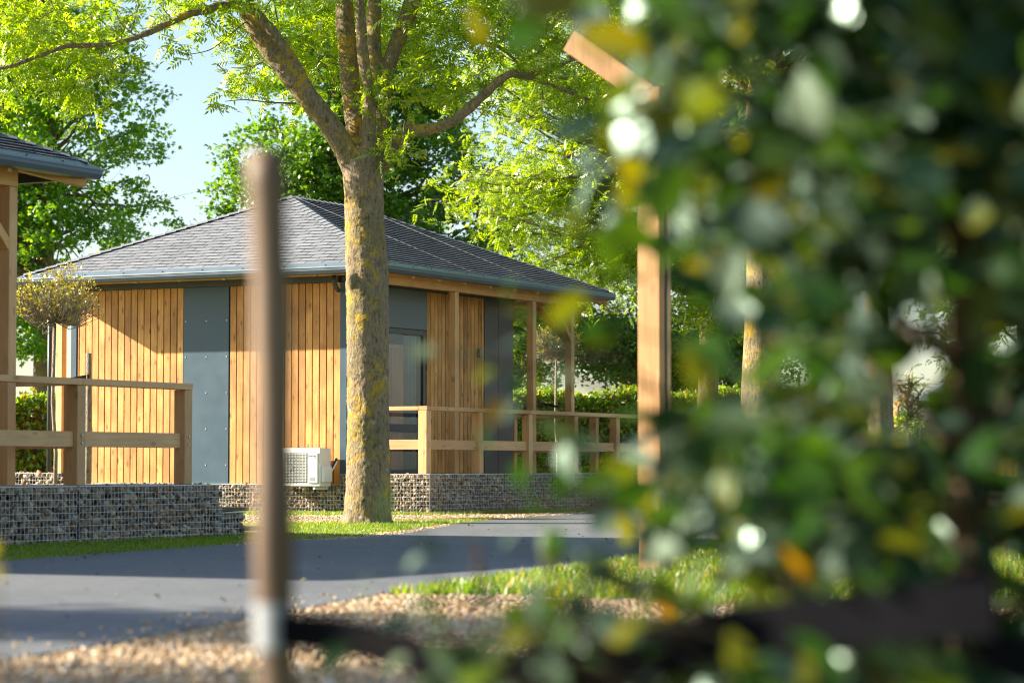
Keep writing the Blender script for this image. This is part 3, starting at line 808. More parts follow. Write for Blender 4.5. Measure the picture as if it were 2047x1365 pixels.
    posts = [(2.01 if uf == 0 else 1.2, -.81), (4.66, -.81), (6.075, -.81), (6.075, 5.14), (uf - .02, 5.14), (3.0, 5.14)]
    for (u, v) in posts:
        MB().box((u, v, DK), (u + .12, v + .12, 3.418)).obj('post', M['frame_v'], t, bevel=.005)
    for (u, s, v) in ((6.1, -1, -.75), (6.1, -1, 5.2)):
        MB().beam((u - .55, v, 3.40), (u, v, 2.85), .09, .11, up=(0, 1, 0)).obj('brace', M['beam'], t, bevel=.004)
    MB().beam((6.135, -.15, 3.40), (6.135, -.72, 2.82), .11, .09, up=(1, 0, 0)).obj('brace', M['beam'], t, bevel=.004)
    MB().beam((6.135, 4.6, 3.40), (6.135, 5.17, 2.82), .11, .09, up=(1, 0, 0)).obj('brace', M['beam'], t, bevel=.004)
    MB().beam((.05 + uf, 4.75, 3.40), (.05 + uf, 5.17, 2.95), .11, .09, up=(1, 0, 0)).obj('brace', M['beam'], t, bevel=.004)
    # rafters: run from beam to eave under the slope
    e0u, e1u, e0v, e1v = uf - .7, 6.9, -1.09, 5.38
    rv = 2.22; r0 = uf + 2.06; r1 = 4.13
    sR = (ZR - ZE) / (rv - e0v); sF = (ZR - ZE) / (r0 - e0u); sB = (ZR - ZE) / (e1u - r1); sL = (ZR - ZE) / (e1v - rv)
    for u in np.arange(uf + .3, 6.0, .82):
        MB().beam((u, -.6, ZE - .13 + sR * .45), (u, e0v + .04, ZE - .13), .06, .10).obj('rafter', M['beam'], t)
        MB().beam((u, 5.0, ZE - .13 + sL * .45), (u, e1v - .04, ZE - .13), .06, .10).obj('rafter', M['beam'], t)
    for v in np.arange(.1, 5.0, .8):
        MB().beam((6.0, v, ZE - .13 + sB * .85), (e1u - .04, v, ZE - .13), .06, .10).obj('rafter', M['beam'], t)
        MB().beam((uf + .0, v, ZE - .13 + sF * .65), (e0u + .04, v, ZE - .13), .06, .10).obj('rafter', M['beam'], t)
    for (a, b_, c, d_) in ((6.05, -.70, e1u - .02, e0v + .02), (uf - .1, -.70, e0u + .02, e0v + .02), (6.05, 5.2, e1u - .02, e1v - .02)):
        MB().beam((a, b_, ZE - .02), (c, d_, ZE - .16), .09, .13).obj('rafter', M['beam'], t)
    # soffit ceiling under the porch end
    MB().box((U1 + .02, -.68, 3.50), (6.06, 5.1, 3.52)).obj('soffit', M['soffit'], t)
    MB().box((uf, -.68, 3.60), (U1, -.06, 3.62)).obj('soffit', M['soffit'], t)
    # decking boards
    dk = MB()
    y = -1.46
    while y < -.1: dk.box((uf - .02, y, DK - .045), (8.58 if uf == 0 else 8.38, y + .135, DK - .004)); y += .142
    while y < 5.3: dk.box((U1 + .05, y, DK - .045), (6.9, y + .135, DK - .004)); y += .142
    dk.obj('decking', M['frame_h'], t)
    roof(t, e0u, e1u, e0v, e1v, r0, r1, rv, ZE, ZR, budget, order)
    return t

cabin(C0, 'timber cabin with grey hipped roof and slate blue panel behind the big tree')
cabin((C1[0] - .10, C1[1], C1[2]), 'timber cabin cut off by the left edge, only its roof corner and terrace showing', uf=-1.9, detail=False, order=('right', 'back', 'front', 'left'), budget=260)

def railing(origin, label, edges, end_u, spur=True, corner=True):
    t = empty('deck_railing', origin, TH); tag(t, label, 'railing', 'timber deck railings')
    PW = .13; ZT = 1.61
    def post(u, v, w=PW, z1=1.545): MB().box((u, v, DK), (u + w, v + w, z1)).obj('post', M['frame_v'], t, bevel=.004)
    for i, u in enumerate(edges): post(u, -1.43, w=.14 if i == 0 and corner else PW)
    for i in range(len(edges) - 1):
        a = edges[i]; b = edges[i + 1]
        MB().box((a + (.14 if i == 0 and corner else PW) + .002, -1.385, .975), (b - .002, -1.335, 1.12)).obj('rail', M['frame_h'], t, bevel=.003)
    # top rail in lengths
    cuts = [edges[0]] + [e + .065 for e in edges[2:-1:2]] + [edges[-1] + PW]
    for i in range(len(cuts) - 1):
        MB().box((cuts[i] + .002, -1.44, 1.548), (cuts[i + 1] - .002, -1.29, ZT)).obj('top_rail', M['frame_h'], t, bevel=.004)
    if corner:
        MB().box((edges[0], -1.285, 1.55), (edges[0] + .14, -.03, ZT - .002)).obj('top_rail', M['frame_h'], t, bevel=.004)
        MB().box((edges[0] + .04, -1.285, .975), (edges[0] + .09, -.03, 1.12)).obj('rail', M['frame_h'], t, bevel=.003)
        post(edges[0] + .005, -.17, .12)
    bl = MB()
    for u in edges:
        for z in (1.01, 1.085): bl.tube([(u + PW / 2, -1.434, z), (u + PW / 2, -1.442, z)], .011, 8)
    bl.obj('bolts', M['wire'], t)
    # end railing across the terrace
    vs = list(np.arange(-.98, 5.2, 1.55)) if corner else [-1.275, 2.0, 5.0]
    for v in vs: post(end_u, v, .12)
    MB().box((end_u - .01, vs[0] - .01, 1.55), (end_u + .13, vs[-1] + .12, ZT)).obj('top_rail', M['frame_h'], t, bevel=.004)
    for i in range(len(vs) - 1):
        MB().box((end_u + .03, vs[i] + .122, .96), (end_u + .08, vs[i + 1] - .002, 1.10)).obj('rail', M['frame_h'], t, bevel=.003)
    return t
railing(C0, 'timber railing along the terrace of the central cabin, starting right of the trunk', [-.0, 1.645, 3.30, 4.93, 6.53, 8.17], 6.66)
railing(C1, 'timber railing of the left terrace above the shaded gabion', [-.55, 1.15, 2.7, 4.4, 6.15, 7.9], 6.30, corner=False)

# ------------------------------------------------------------------ air conditioner
def aircon():
    t = empty('air_conditioner', C0, TH); tag(t, 'white outdoor air conditioner unit hung on the front cladding beside the trunk', 'air conditioner')
    u0, u1, v0, v1, z0, z1 = -.44, -.13, .12, .96, .43, 1.0
    cs = MB().box((u0, v0, z0), (u1, v1, z1)).obj('casing', M['white'], t, bevel=.012)
    gr_ = MB().box((u0 - .006, .34, z0 + .06), (u0 - .001, .93, z1 - .07)).obj('grille', M['grey'], t)
    bars = MB()
    for z in np.arange(z0 + .08, z1 - .08, .022): bars.beam((u0 - .016, .345, z), (u0 - .016, .925, z), .005, .005)
    for v in np.arange(.36, .93, .055): bars.beam((u0 - .02, v, z0 + .065), (u0 - .02, v, z1 - .075), .005, .005, up=(0, 1, 0))
    bars.obj('grille_bars', M['white'], gr_)
    MB().tube([(u0 - .022, .64, .71), (u0 - .012, .64, .71)], .05, 16).obj('fan_hub', M['grey'], gr_)
    MB().box((u0 - .022, v0 + .03, z0 + .05), (u0 - .0, v0 + .20, z1 - .07)).obj('front_panel', M['white'], t, bevel=.008)
    MB().box((u0 - .024, v0 + .08, z0 + .08), (u0 - .0225, v0 + .17, z0 + .14)).obj('rating_label', M['label'], t)
    MB().box((u0 + .02, v0 - .05, z0 + .06), (u0 + .27, v0 - .001, z0 + .30)).obj('valve_cover', M['white'], t, bevel=.015)
    MB().tube([(u1 - .02, v0 - .02, .68), (u1 + .03, v0 - .05, .80), (u1 + .09, v0 - .04, .84), (u1 + .13, v0 - .0, .83)], .016, 8).obj('pipe', M['black'], t, smooth=True)
    MB().tube([(u1 - .05, v0 - .03, .64), (u1 + .03, v0 - .07, .77), (u1 + .10, v0 - .05, .80), (u1 + .13, v0 - .01, .78)], .012, 8).obj('pipe', M['white'], t, smooth=True)
    for v in (.22, .84):
        br = MB().box((u0 + .02, v, z0 - .045), (-.04, v + .035, z0 - .004)); br.box((-.045, v, z0 - .045), (-.035, v + .035, z0 + .3))
        b = br.obj('bracket', M['white'], t)
        MB().tube([(u0 + .03, v + .017, z0 - .09), (u0 + .03, v + .017, z0 - .04)], .022, 10).obj('rubber_foot', M['black'], b)
    def text(s, size, loc, m):
        c = bpy.data.curves.new('lettering', 'FONT'); c.body = s; c.size = size; c.extrude = .0006; c.offset = .0012
        tmp = bpy.data.objects.new('tmp', c); C.objects.link(tmp); bpy.context.view_layer.update()
        me = bpy.data.meshes.new_from_object(tmp.evaluated_get(bpy.context.evaluated_depsgraph_get())); bpy.data.objects.remove(tmp)
        me.materials.clear(); me.materials.append(m); o = link('lettering', me, None, t)
        o.rotation_euler = (math.pi / 2, 0, -math.pi / 2); o.location = loc
        o.scale = (.92, 1, 1)
    text('SYNTEK', .042, (u0 - .0235, v0 + .195, z1 - .135), M['ink'])
    text('clima', .018, (u0 - .0235, v0 + .085, z1 - .157), M['red'])
aircon()

# ------------------------------------------------------------------ leaves
def leaflet(L, W, fold=.15, curl=.1):
    return np.array([(0, 0, 0), (-W / 2, L * .42, fold * W), (0, L, -curl * L), (W / 2, L * .42, fold * W)])
def ash_template(pairs=4, L=.085, W=.030, gap=.036):
    T = []
    for i in range(pairs):
        y = .04 + i * gap
        for s in (-1, 1):
            q = leaflet(L * (1 - .08 * abs(i - 1.5)), W); a = s * R(62 - i * 5)
            c, sn = math.cos(a), math.sin(a)
            q2 = q.copy(); q2[:, 0] = q[:, 0] * c + q[:, 1] * sn; q2[:, 1] = -q[:, 0] * sn + q[:, 1] * c
            q2[:, 2] -= np.hypot(q2[:, 0], q2[:, 1]) ** 2 * 3.5
            q2[:, 1] += y; q2[:, 2] -= y * y * 1.8; T.append(q2)
    q = leaflet(L * 1.1, W); y = .04 + pairs * gap; q[:, 1] += y; q[:, 2] -= y * y * 2.2; T.append(q)
    T = np.concatenate(T); F4 = [(4*i, 4*i+1, 4*i+2, 4*i+3) for i in range(len(T) // 4)]
    # split the fold so every leaflet is two triangles
    F3 = []
    for a, b, c, d in F4: F3 += [(a, b, c), (a, c, d)]
    return T, F3
ASH, ASHF = ash_template()
MAP = np.array([(0, 0, 0), (-.030, .008, .004), (-.060, .048, -.006), (-.022, .058, .004), (0, .112, -.014), (.022, .058, .004), (.060, .048, -.006), (.030, .008, .004), (0, .035, .006)])
MAPF = [(8, i, (i + 1) % 8) for i in range(8)]

def leafcloud(centres, per, sig, kind='maple', scale=(.7, 1.15), tilt=.7):
    c = np.repeat(centres, per, 0); n = len(c)
    P = c + rng.normal(0, 1, (n, 3)) * np.asarray(sig)
    T, Fx = (ASH, ASHF) if kind == 'ash' else (MAP, MAPF)
    V = place(T, P, rots(n, tilt), rng.uniform(*scale, n))
    return V, Fx

def in_ell(ells, n, shell=.5):
    """points spread through a union of ellipsoids, denser near the surface"""
    w = np.array([e[1][0] * e[1][1] * e[1][2] for e in ells]) ** (2 / 3); w /= w.sum()
    ids = rng.choice(len(ells), n, p=w); out = np.zeros((n, 3))
    d = rng.normal(size=(n, 3)); d /= np.linalg.norm(d, axis=1)[:, None]
    r = rng.uniform(shell, 1.0, n)
    for i in range(n):
        c, rr = ells[ids[i]]; out[i] = np.array(c) + d[i] * np.array(rr) * r[i]
    return out

def tree(label, base, tr, th, ells, clumps, per, kind, lm, bark, sig=(.34, .34, .20), scale=(.8, 1.2), lean=(0, 0), name='deciduous_tree', cat='tree', group='broadleaf trees', shell=.35, tilt=.7, br=.5, twigs=4, fork=.45, bole_only=False):
    t = empty(name, (base[0], base[1], 0)); tag(t, label, cat, group)
    bx, by = base
    cen = in_ell(ells, clumps, shell)
    tk = MB(); top = th
    zs = np.linspace(0, th, 14)
    def axis(z): return Vector((lean[0] * z / th + .025 * math.sin(z * 1.3 + bx), lean[1] * z / th + .025 * math.cos(z * 1.1 + by), z))
    tk.tube([axis(z) for z in zs], [tr * (1.25 if z < .15 else 1.0) * (1 - .72 * max(0, z / th - .12)) for z in zs], 16)
    tk.obj('trunk', bark, t, smooth=True)
    b = MB()
    sel = rng.permutation(len(cen))[:int(len(cen) * br)]
    for i in sel:
        p = Vector(cen[i]) - Vector((bx, by, 0))
        hz = math.hypot(p.x - axis(min(th, max(0, p.z))).x, p.y)
        z0 = max(th * rnd.uniform(.34, .62), min(th * .97, p.z - hz * rnd.uniform(.35, .9)))
        s = axis(z0); m = s.lerp(p, .5) + Vector((rnd.uniform(-.35, .35), rnd.uniform(-.35, .35), rnd.uniform(.0, .5)))
        q = s.lerp(p, .25) + Vector((rnd.uniform(-.1, .1), rnd.uniform(-.1, .1), rnd.uniform(-.05, .15)))
        q2 = s.lerp(p, .78) + Vector((rnd.uniform(-.12, .12), rnd.uniform(-.12, .12), rnd.uniform(-.05, .2)))
        r0 = .018 + .008 * hz
        b.tube([s, q, m, q2, p], [r0 * 1.5, r0 * 1.15, r0 * .8, r0 * .5, .006], 5, caps=False)
        for k in range(twigs):
            e = p + Vector((rnd.gauss(0, .35), rnd.gauss(0, .35), rnd.gauss(-.02, .22)))
            b.tube([q2.lerp(p, rnd.random()), (p + e) / 2 + Vector((0, 0, .05)), e], [.007, .005, .003], 3, caps=False)
    br_o = b.obj('branches', bark, t, smooth=True); br_o['kind'] = 'stuff'
    V, Fx = leafcloud(cen - np.array([bx, by, 0]), per, sig, kind, scale, tilt)
    cr = link('crown', bulk_mesh('crown', V, Fx), lm, t); cr['kind'] = 'stuff'
    return t

# left maple
tree('tall dark green maple filling the upper left behind the roof corner', (-12.133, 70.0), 0.28, 14.583,
     [((-12.367, 70.0, 6.533), (3.85, 3.5, 2.567)), ((-12.717, 70.0, 9.567), (3.967, 3.5, 3.033)), ((-13.183, 70.0, 12.6), (3.383, 3.033, 3.033)), ((-13.533, 70.0, 15.4), (2.45, 2.333, 2.333)), ((-15.4, 70.0, 8.167), (3.033, 2.917, 3.5)), ((-14.0, 70.0, 4.433), (2.567, 2.333, 1.4))],
     1100, 66, 'maple', M['maple_leaf'], M['bark2'], sig=(.20, .20, .12), scale=(.85, 1.4), shell=.3, br=.35)
# maple behind the cabin roof
tree('rounded green maple rising right behind the central cabin roof', (-4.124, 63.0), 0.252, 10.309,
     [((-4.467, 63.0, 7.216), (2.749, 2.52, 2.176)), ((-2.978, 63.0, 8.476), (2.978, 2.52, 2.405)), ((-5.269, 63.0, 7.102), (1.718, 1.718, 1.489)), ((-4.124, 63.0, 10.653), (2.52, 2.291, 1.718)), ((-1.375, 63.573, 6.185), (2.52, 2.291, 2.062))],
     680, 66, 'maple', M['dark_leaf'], M['bark2'], sig=(.20, .20, .12), scale=(.85, 1.35), shell=.3, br=.4)
# bright ash behind, right of the cabin
tree('bright yellow green ash tree arching over the right end of the cabin roof', (3.77, 52), .21, 10.5,
     [((1.9, 51, 6.6), (3.0, 2.4, 2.6)), ((1.0, 51, 8.8), (3.2, 2.4, 2.2)), ((3.2, 51, 4.9), (2.4, 2.2, 1.6)), ((3.6, 51.5, 7.8), (3.2, 2.4, 2.6)), ((.2, 50.5, 5.9), (1.6, 1.6, .9)), ((1.5, 50.5, 4.6), (1.5, 1.4, .7)), ((4.5, 51, 3.9), (1.6, 1.4, .7))],
     620, 26, 'ash', M['ash_leaf'], M['bark2'], sig=(.30, .30, .18), scale=(.8, 1.25), twigs=5)
tree('ash tree with thick lichened trunk seen through the shrub leaves', (3.42, 37), .285, 8.6,
     [((3.9, 37, 7.0), (2.6, 2.4, 2.0)), ((2.4, 37.3, 7.6), (1.6, 1.8, 1.4)), ((5.6, 37, 6.2), (1.8, 2.0, 1.6))],
     210, 24, 'ash', M['ash_leaf'], M['bark'], scale=(.8, 1.2), br=.3)
tree('slender ash behind the shrub, dark trunk left of the far timber lamps', (6.25, 46), .23, 9,
     [((6.6, 46, 7.0), (2.8, 2.4, 2.3)), ((8.2, 46, 5.6), (1.8, 2, 1.5)), ((6.1, 47, 4.5), (1.4, 1.4, .8))],
     260, 22, 'ash', M['ash_leaf'], M['bark2'], scale=(.8, 1.2), br=.2)
tree('pale trunked ash at the right edge of the view', (11.75, 62), .16, 9,
     [((11.0, 62, 6.4), (3.0, 2.4, 2.2)), ((10.6, 62, 4.3), (1.4, 1.4, 1.3)), ((13, 62, 7), (2.5, 2.4, 2.4))],
     240, 22, 'ash', M['ash_leaf'], M['bark3'], scale=(.9, 1.4), br=.2)
# dark shrubby tree behind the terrace
tree('dense dark green tree above the hedge right of the terrace', (3.1, 63), .16, 4.8,
     [((2.4, 63, 3.6), (1.7, 1.4, 1.1)), ((3.9, 63, 3.3), (1.9, 1.5, 1.3)), ((5.6, 63, 3.5), (1.6, 1.5, 1.2)), ((1.0, 63.5, 4.4), (1.4, 1.3, .8))],
     330, 80, 'maple', M['dark_leaf'], M['bark2'], sig=(.24, .24, .18), scale=(.7, 1.1), shell=.2)
tree('loose bright green tree between the terrace posts', (-.1, 62), .14, 5.2,
     [((.0, 62, 4.2), (1.3, 1.2, 1.6)), ((-.1, 62, 2.9), (.8, .8, .7))],
     110, 30, 'ash', M['ash_leaf'], M['bark2'], scale=(.8, 1.2))
# trees out of the frame on the sun side, whose shade falls over the road
for (x, y, lb) in ((-13.5, 13.3, 'roadside ash out of view on the sunny side, beside the left cabin'), (-11.5, 8.0, 'roadside ash out of view on the sunny side, behind the camera line'), (-13.0, 9.9, 'roadside ash out of view on the sunny side, nearest the camera')):
    tree(lb, (x, y), .2, 7.4, [((x, y, 5.4), (1.5, 1.25, 1.6)), ((x - .6, y, 6.8), (1.2, 1.0, 1.0))], 70, 30, 'ash', M['ash_leaf'], M['bark2'], scale=(.9, 1.3))

# ------------------------------------------------------------------ the big tree in front of the cabin
TY = 33.2
def main_tree():
    b0 = at(733, 1050, TY); b0.z = 0
    t = empty('ash_tree', b0); tag(t, 'big ash with yellow lichen on its forked trunk in front of the cabin', 'tree', 'broadleaf trees')
    inv = -b0
    S = TY / F
    def P(px, py, dy=0.0): return at(px, py, TY + dy) + inv
    tk = MB()
    def limb(pts, seg=20):
        sp = spline([(*P(x, y, dy), w * S / 2) for (x, y, dy, w) in pts], 6)
        tk.tube([Vector(p[:3]) for p in sp], [p[3] for p in sp], seg)
    limb([(734, 1062, 0, 112), (734, 1045, 0, 102), (735, 1020, 0, 94), (736, 960, 0, 89), (736, 850, 0, 84), (735, 700, 0, 84), (734, 560, 0, 86), (730, 470, 0, 81), (727, 380, 0, 79), (726, 330, 0, 84), (727, 300, 0, 74)], 32)
    # root flare
    for k in range(7):
        a = 2 * math.pi * k / 7 + .4
        p = Vector((math.cos(a), math.sin(a), 0))
        tk.tube([p * .15 + Vector((0, 0, .30)), p * .22 + Vector((0, 0, .11)), p * .35 + Vector((0, 0, -.04))], [.10, .08, .04], 10)
    limb([(712, 345, 0, 52), (690, 300, -.1, 48), (655, 245, -.2, 44), (610, 190, -.3, 44), (572, 140, -.35, 42), (530, 85, -.4, 40), (500, 30, -.45, 38), (478, -30, -.5, 36), (455, -120, -.6, 30)])
    limb([(622, 195, -.3, 26), (600, 150, -.35, 26), (560, 85, -.5, 23), (515, 30, -.6, 21), (480, 8, -.7, 20), (430, 16, -.8, 18), (370, 32, -.9, 16), (320, 55, -1.0, 15), (270, 76, -1.1, 13), (210, 90, -1.2, 12), (140, 92, -1.3, 11), (85, 110, -1.4, 9), (30, 130, -1.5, 8), (-30, 145, -1.6, 6)])
    limb([(728, 340, .1, 50), (714, 270, .25, 44), (704, 200, .35, 40), (696, 110, .5, 40), (690, 40, .6, 38), (684, -60, .7, 34)])
    limb([(736, 330, -.15, 34), (738, 260, -.2, 30), (738, 180, -.22, 24), (728, 130, -.25, 24), (722, 60, -.3, 21), (718, -40, -.35, 18)])
    limb([(742, 330, .1, 50), (750, 260, .15, 40), (752, 180, .2, 34), (746, 90, .25, 32), (748, 20, .3, 30), (752, -80, .4, 26)])
    limb([(752, 300, .1, 36), (766, 200, .15, 32), (778, 130, .2, 30), (800, 70, .25, 32), (822, 10, .3, 34), (840, -70, .4, 28)])
    limb([(738, 350, 0, 46), (768, 322, -.05, 36), (792, 292, -.1, 30), (812, 266, -.15, 28), (850, 260, -.2, 24), (900, 246, -.3, 22), (950, 206, -.4, 20), (1000, 160, -.5, 18), (1030, 146, -.55, 16), (1080, 144, -.6, 12), (1130, 126, -.7, 10), (1210, 90, -.8, 7)])
    limb([(1020, 150, -.5, 11), (1070, 160, -.55, 10), (1120, 178, -.6, 9), (1180, 200, -.7, 6)])
    limb([(815, 268, -.15, 20), (818, 250, -.2, 18), (812, 246, -.2, 14)], 10)
    limb([(905, 64, .6, 9), (955, 80, .6, 9), (1000, 96, .6, 8), (1040, 130, .5, 6)], 8)
    # burls on the bole
    for (x, y, dy, w) in ((706, 560, -.17, 34), (758, 520, -.15, 30), (770, 740, -.05, 22)):
        p = P(x, y, dy); r = w * S / 2
        tk.tube([p - Vector((0, 0, r * 1.4)), p - Vector((0, 0, r * .5)), p + Vector((0, 0, r * .5)), p + Vector((0, 0, r * 1.4))], [r * .3, r * .8, r * .8, r * .3], 10)
    o = tk.obj('trunk', M['bark'], t, smooth=True)
    m = o.modifiers.new('fuse', 'REMESH'); m.mode = 'VOXEL'; m.voxel_size = .016; m.use_smooth_shade = True
    m = o.modifiers.new('soft', 'SMOOTH'); m.factor = .6; m.iterations = 6
    tx = bpy.data.textures.new('bark_relief', 'CLOUDS'); tx.noise_scale = .16; tx.noise_depth = 4
    m = o.modifiers.new('relief', 'DISPLACE'); m.texture = tx; m.strength = .032; m.texture_coords = 'LOCAL'; m.mid_level = .5
    tx2 = bpy.data.textures.new('bark_fine', 'CLOUDS'); tx2.noise_scale = .035; tx2.noise_depth = 2
    m = o.modifiers.new('fine', 'DISPLACE'); m.texture = tx2; m.strength = .014; m.texture_coords = 'LOCAL'; m.mid_level = .5
    # thin branches with leaf sprays
    br = MB(); leaves = []
    def twig(pts, w0=4.0, w1=1.5):
        sp = spline([P(x, y, dy) for (x, y, dy) in pts], 5)
        n = len(sp); br.tube([Vector(p) for p in sp], [(w0 + (w1 - w0) * i / (n - 1)) * S / 2 for i in range(n)], 5, caps=False)
        return sp
    def spray(c, n, spread, sc=(.75, 1.1), sig=None):
        c = np.array(c)[None]; per = n
        V, _ = leafcloud(c, per, sig or (spread, spread, spread * .6), 'ash', sc, .65); leaves.append(V)
    # explicit twigs seen against the sky
    e = twig([(540, 45, -.4), (500, 40, -.5), (460, 70, -.6), (420, 100, -.7), (372, 110, -.8)]); spray(P(348, 104, -.8), 14, .10)
    e = twig([(592, 207, -.3), (540, 205, -.4), (490, 200, -.5), (450, 203, -.5)]); spray(P(434, 208, -.5), 9, .07)
    twig([(525, 125, -.4), (500, 134, -.5), (462, 136, -.5)], 3, 1); twig([(500, 133, -.5), (494, 118, -.5)], 2, 1); twig([(520, 125, -.5), (497, 142, -.5)], 2, 1)
    for (x, y, x2, y2) in ((262, 65, 280, -10), (340, 35, 315, -20), (405, 28, 395, -15), (275, 76, 230, 20), (245, 85, 200, 40), (556, 45, 553, -20), (530, 25, 560, -15), (820, 5, 900, -10)):
        mx = (x + x2) / 2 + rnd.uniform(-12, 12); twig([(x, y, -1), (mx, (y + y2) / 2, -1), (x2, y2, -1)], 3.5, 1.5)
    # cluster fields: (cx, cy, rx, ry, n twigs, dy)
    fields = [(90, 50, 120, 60, 26, -.4), (60, 150, 95, 60, 18, -.6), (232, 50, 16, 30, 4, -.3), (160, 120, 70, 35, 9, -.5), (100, 185, 80, 35, 7, -.6), (20, 60, 60, 60, 14, -1.4),
              (480, 60, 40, 55, 8, .4), (600, 60, 80, 60, 24, 1.6), (520, 140, 40, 45, 7, 1.0), (650, 150, 60, 60, 12, 1.8), (800, 60, 80, 60, 18, 1.7), (900, 60, 90, 60, 20, .3), (840, 150, 70, 60, 12, .3), (1000, 60, 70, 60, 14, 0),
              (930, 180, 60, 30, 6, 0), (790, 290, 22, 26, 5, -.4), (755, 195, 24, 14, 4, -.5), (1060, 100, 60, 50, 9, -.4), (1120, 170, 50, 40, 6, -.5), (700, 20, 70, 30, 8, 1.8), (480, 170, 20, 20, 3, .3)]
    for (cx, cy, rx, ry, n, dy) in fields:
        for i in range(n):
            x = cx + rnd.uniform(-rx, rx); y = cy + rnd.uniform(-ry, ry); d = dy + rnd.uniform(-.5, .5)
            L = rnd.uniform(25, 60); a = rnd.uniform(.6, 2.6)
            sx = x + math.cos(a) * L * rnd.choice((-1, 1)); sy = y - math.sin(a) * L * .8
            twig([(sx, sy, d), ((x + sx) / 2, (y + sy) / 2 - 4, d), (x, y, d)], 3, 1)
            spray(P(x, y, d), rnd.randint(7, 14), .12, (.7, 1.1), (.13, .13, .09))
            if rnd.random() < .6: spray(P((x+sx)/2, (y+sy)/2, d), 5, .10, (.6, .95), (.10, .10, .08))
    # hidden crown above the frame
    for i in range(260):
        x = rnd.uniform(100, 1350); y = -rnd.uniform(30, 420) + abs(x - 730) * .25; d = rnd.uniform(-2, 2)
        spray(P(x, y, d), 16, .3, (.9, 1.3), (.26, .26, .18))
    bo = br.obj('twigs', M['bark2'], t, smooth=True); bo['kind'] = 'stuff'
    V = np.concatenate(leaves); cr = link('crown', bulk_mesh('crown', V, ASHF), M['ash_leaf'], t); cr['kind'] = 'stuff'
main_tree()

# ------------------------------------------------------------------ globe trees tied to stakes
def globe(px, Y, ztop, r, label, leafy, bare, seed):
    rr = random.Random(seed)
    x0 = (px - CX) / F * Y
    t = empty('globe_tree', (x0, Y, 0)); tag(t, label, 'tree', 'clipped globe trees')
    st = MB(); st.tube([(0.02, 0, 0), (.03, 0, .9), (-.02, 0, 1.6), (0, 0, ztop)], [.03, .027, .024, .024], 10); st.obj('stem', M['bark3'], t, smooth=True)
    tw = MB(); tips = []
    for i in range(150):
        d = Vector((rr.gauss(0, 1), rr.gauss(0, 1), rr.gauss(.35, .55))).normalized()
        L = r * rr.uniform(.75, 1.1); base = Vector((0, 0, ztop + .02))
        mid = base + Vector((d.x * L * .55, d.y * L * .55, d.z * L * .35)); end = base + Vector((d.x * L, d.y * L, d.z * L * .8 + r * .35))
        tw.tube([base, mid, end], [.009, .006, .003], 4, caps=False)
        for k in range(6):
            a = mid.lerp(end, rr.random()); e = a + Vector((rr.gauss(0, .10), rr.gauss(0, .10), abs(rr.gauss(.10, .08))))
            tw.tube([a, e], [.004, .002], 3, caps=False); tips.append(e)
        tips.append(end)
    b = tw.obj('twigs', M['bark3'], t); b['kind'] = 'stuff'
    cen = np.array([tuple(p) for p in tips]); cen = cen[(rng.random(len(cen)) < leafy * (.25 + .9 * np.clip((cen[:, 2] - ztop) / (1.2 * r), 0, 1)))]
    V, Fx = leafcloud(cen, 3, (.02, .02, .015), 'maple', (.22, .42), .9)
    c = link('crown', bulk_mesh('crown', V, Fx), M['bud_leaf'], t); c['kind'] = 'stuff'
    return t
globe(108, 36.5, 2.66, .60, 'small globe tree with bare twigs and yellow buds left of the cabin front', .75, .3, 1)
globe(1112, 54, 2.95, .50, 'small almost bare globe tree behind the terrace posts', .35, .5, 2)
def stakeset(px, Y, top_py, label, lab2, dirx):
    p = at(px, top_py, Y); t = empty('tree_stake', (p.x, Y, 0)); tag(t, label, 'stake', 'round timber tree stakes')
    MB().tube([(0, 0, -.1), (.005, 0, p.z * .5), (0, 0, p.z)], [.042, .04, .038], 12).obj('pole', M['bark3'], t, smooth=True)
stakeset(177, 36.0, 706, 'weathered stake standing before the sunlit cladding by the left railing', '', -1)
stakeset(1143, 53.5, 680, 'slim stake supporting the bare globe tree behind the terrace', '', 1)
def strap(pts, h, label, name='tree_tie', th=.006, mat_=None, twist=None):
    sp = spline(pts, 8); b = MB(); n = len(sp)
    hh = [h[0] + (h[1] - h[0]) * i / (n - 1) for i in range(n)] if isinstance(h, tuple) else [h] * n
    for i in range(n - 1):
        p = Vector(sp[i]); q = Vector(sp[i + 1]); d = (q - p).normalized(); s = d.cross(Vector((0, 0, 1))).normalized() * th / 2
        u0 = Vector((0, 0, hh[i] / 2)); u1 = Vector((0, 0, hh[i + 1] / 2))
        b.poly([p - u0 - s, q - u1 - s, q + u1 - s, p + u0 - s]); b.poly([p + u0 + s, q + u1 + s, q - u1 + s, p - u0 + s])
        b.poly([p + u0 - s, q + u1 - s, q + u1 + s, p + u0 + s]); b.poly([p - u0 + s, q - u1 + s, q - u1 - s, p - u0 - s])
    o = b.obj(name, mat_ or M['blackstrap']); tag(o, label, 'tree tie', 'black rubber tree ties'); return o
strap([tuple(at(178, 752, 35.95)), tuple(at(150, 757, 36.1)), tuple(at(118, 764, 36.4))], .05, 'black tie from the weathered stake to the yellow budding globe tree')
strap([tuple(at(1068, 802, 53.9)), tuple(at(1090, 808, 53.8)), tuple(at(1114, 812, 53.9)), tuple(at(1142, 806, 53.6))], .05, 'black tie between the bare globe tree and its stakes')

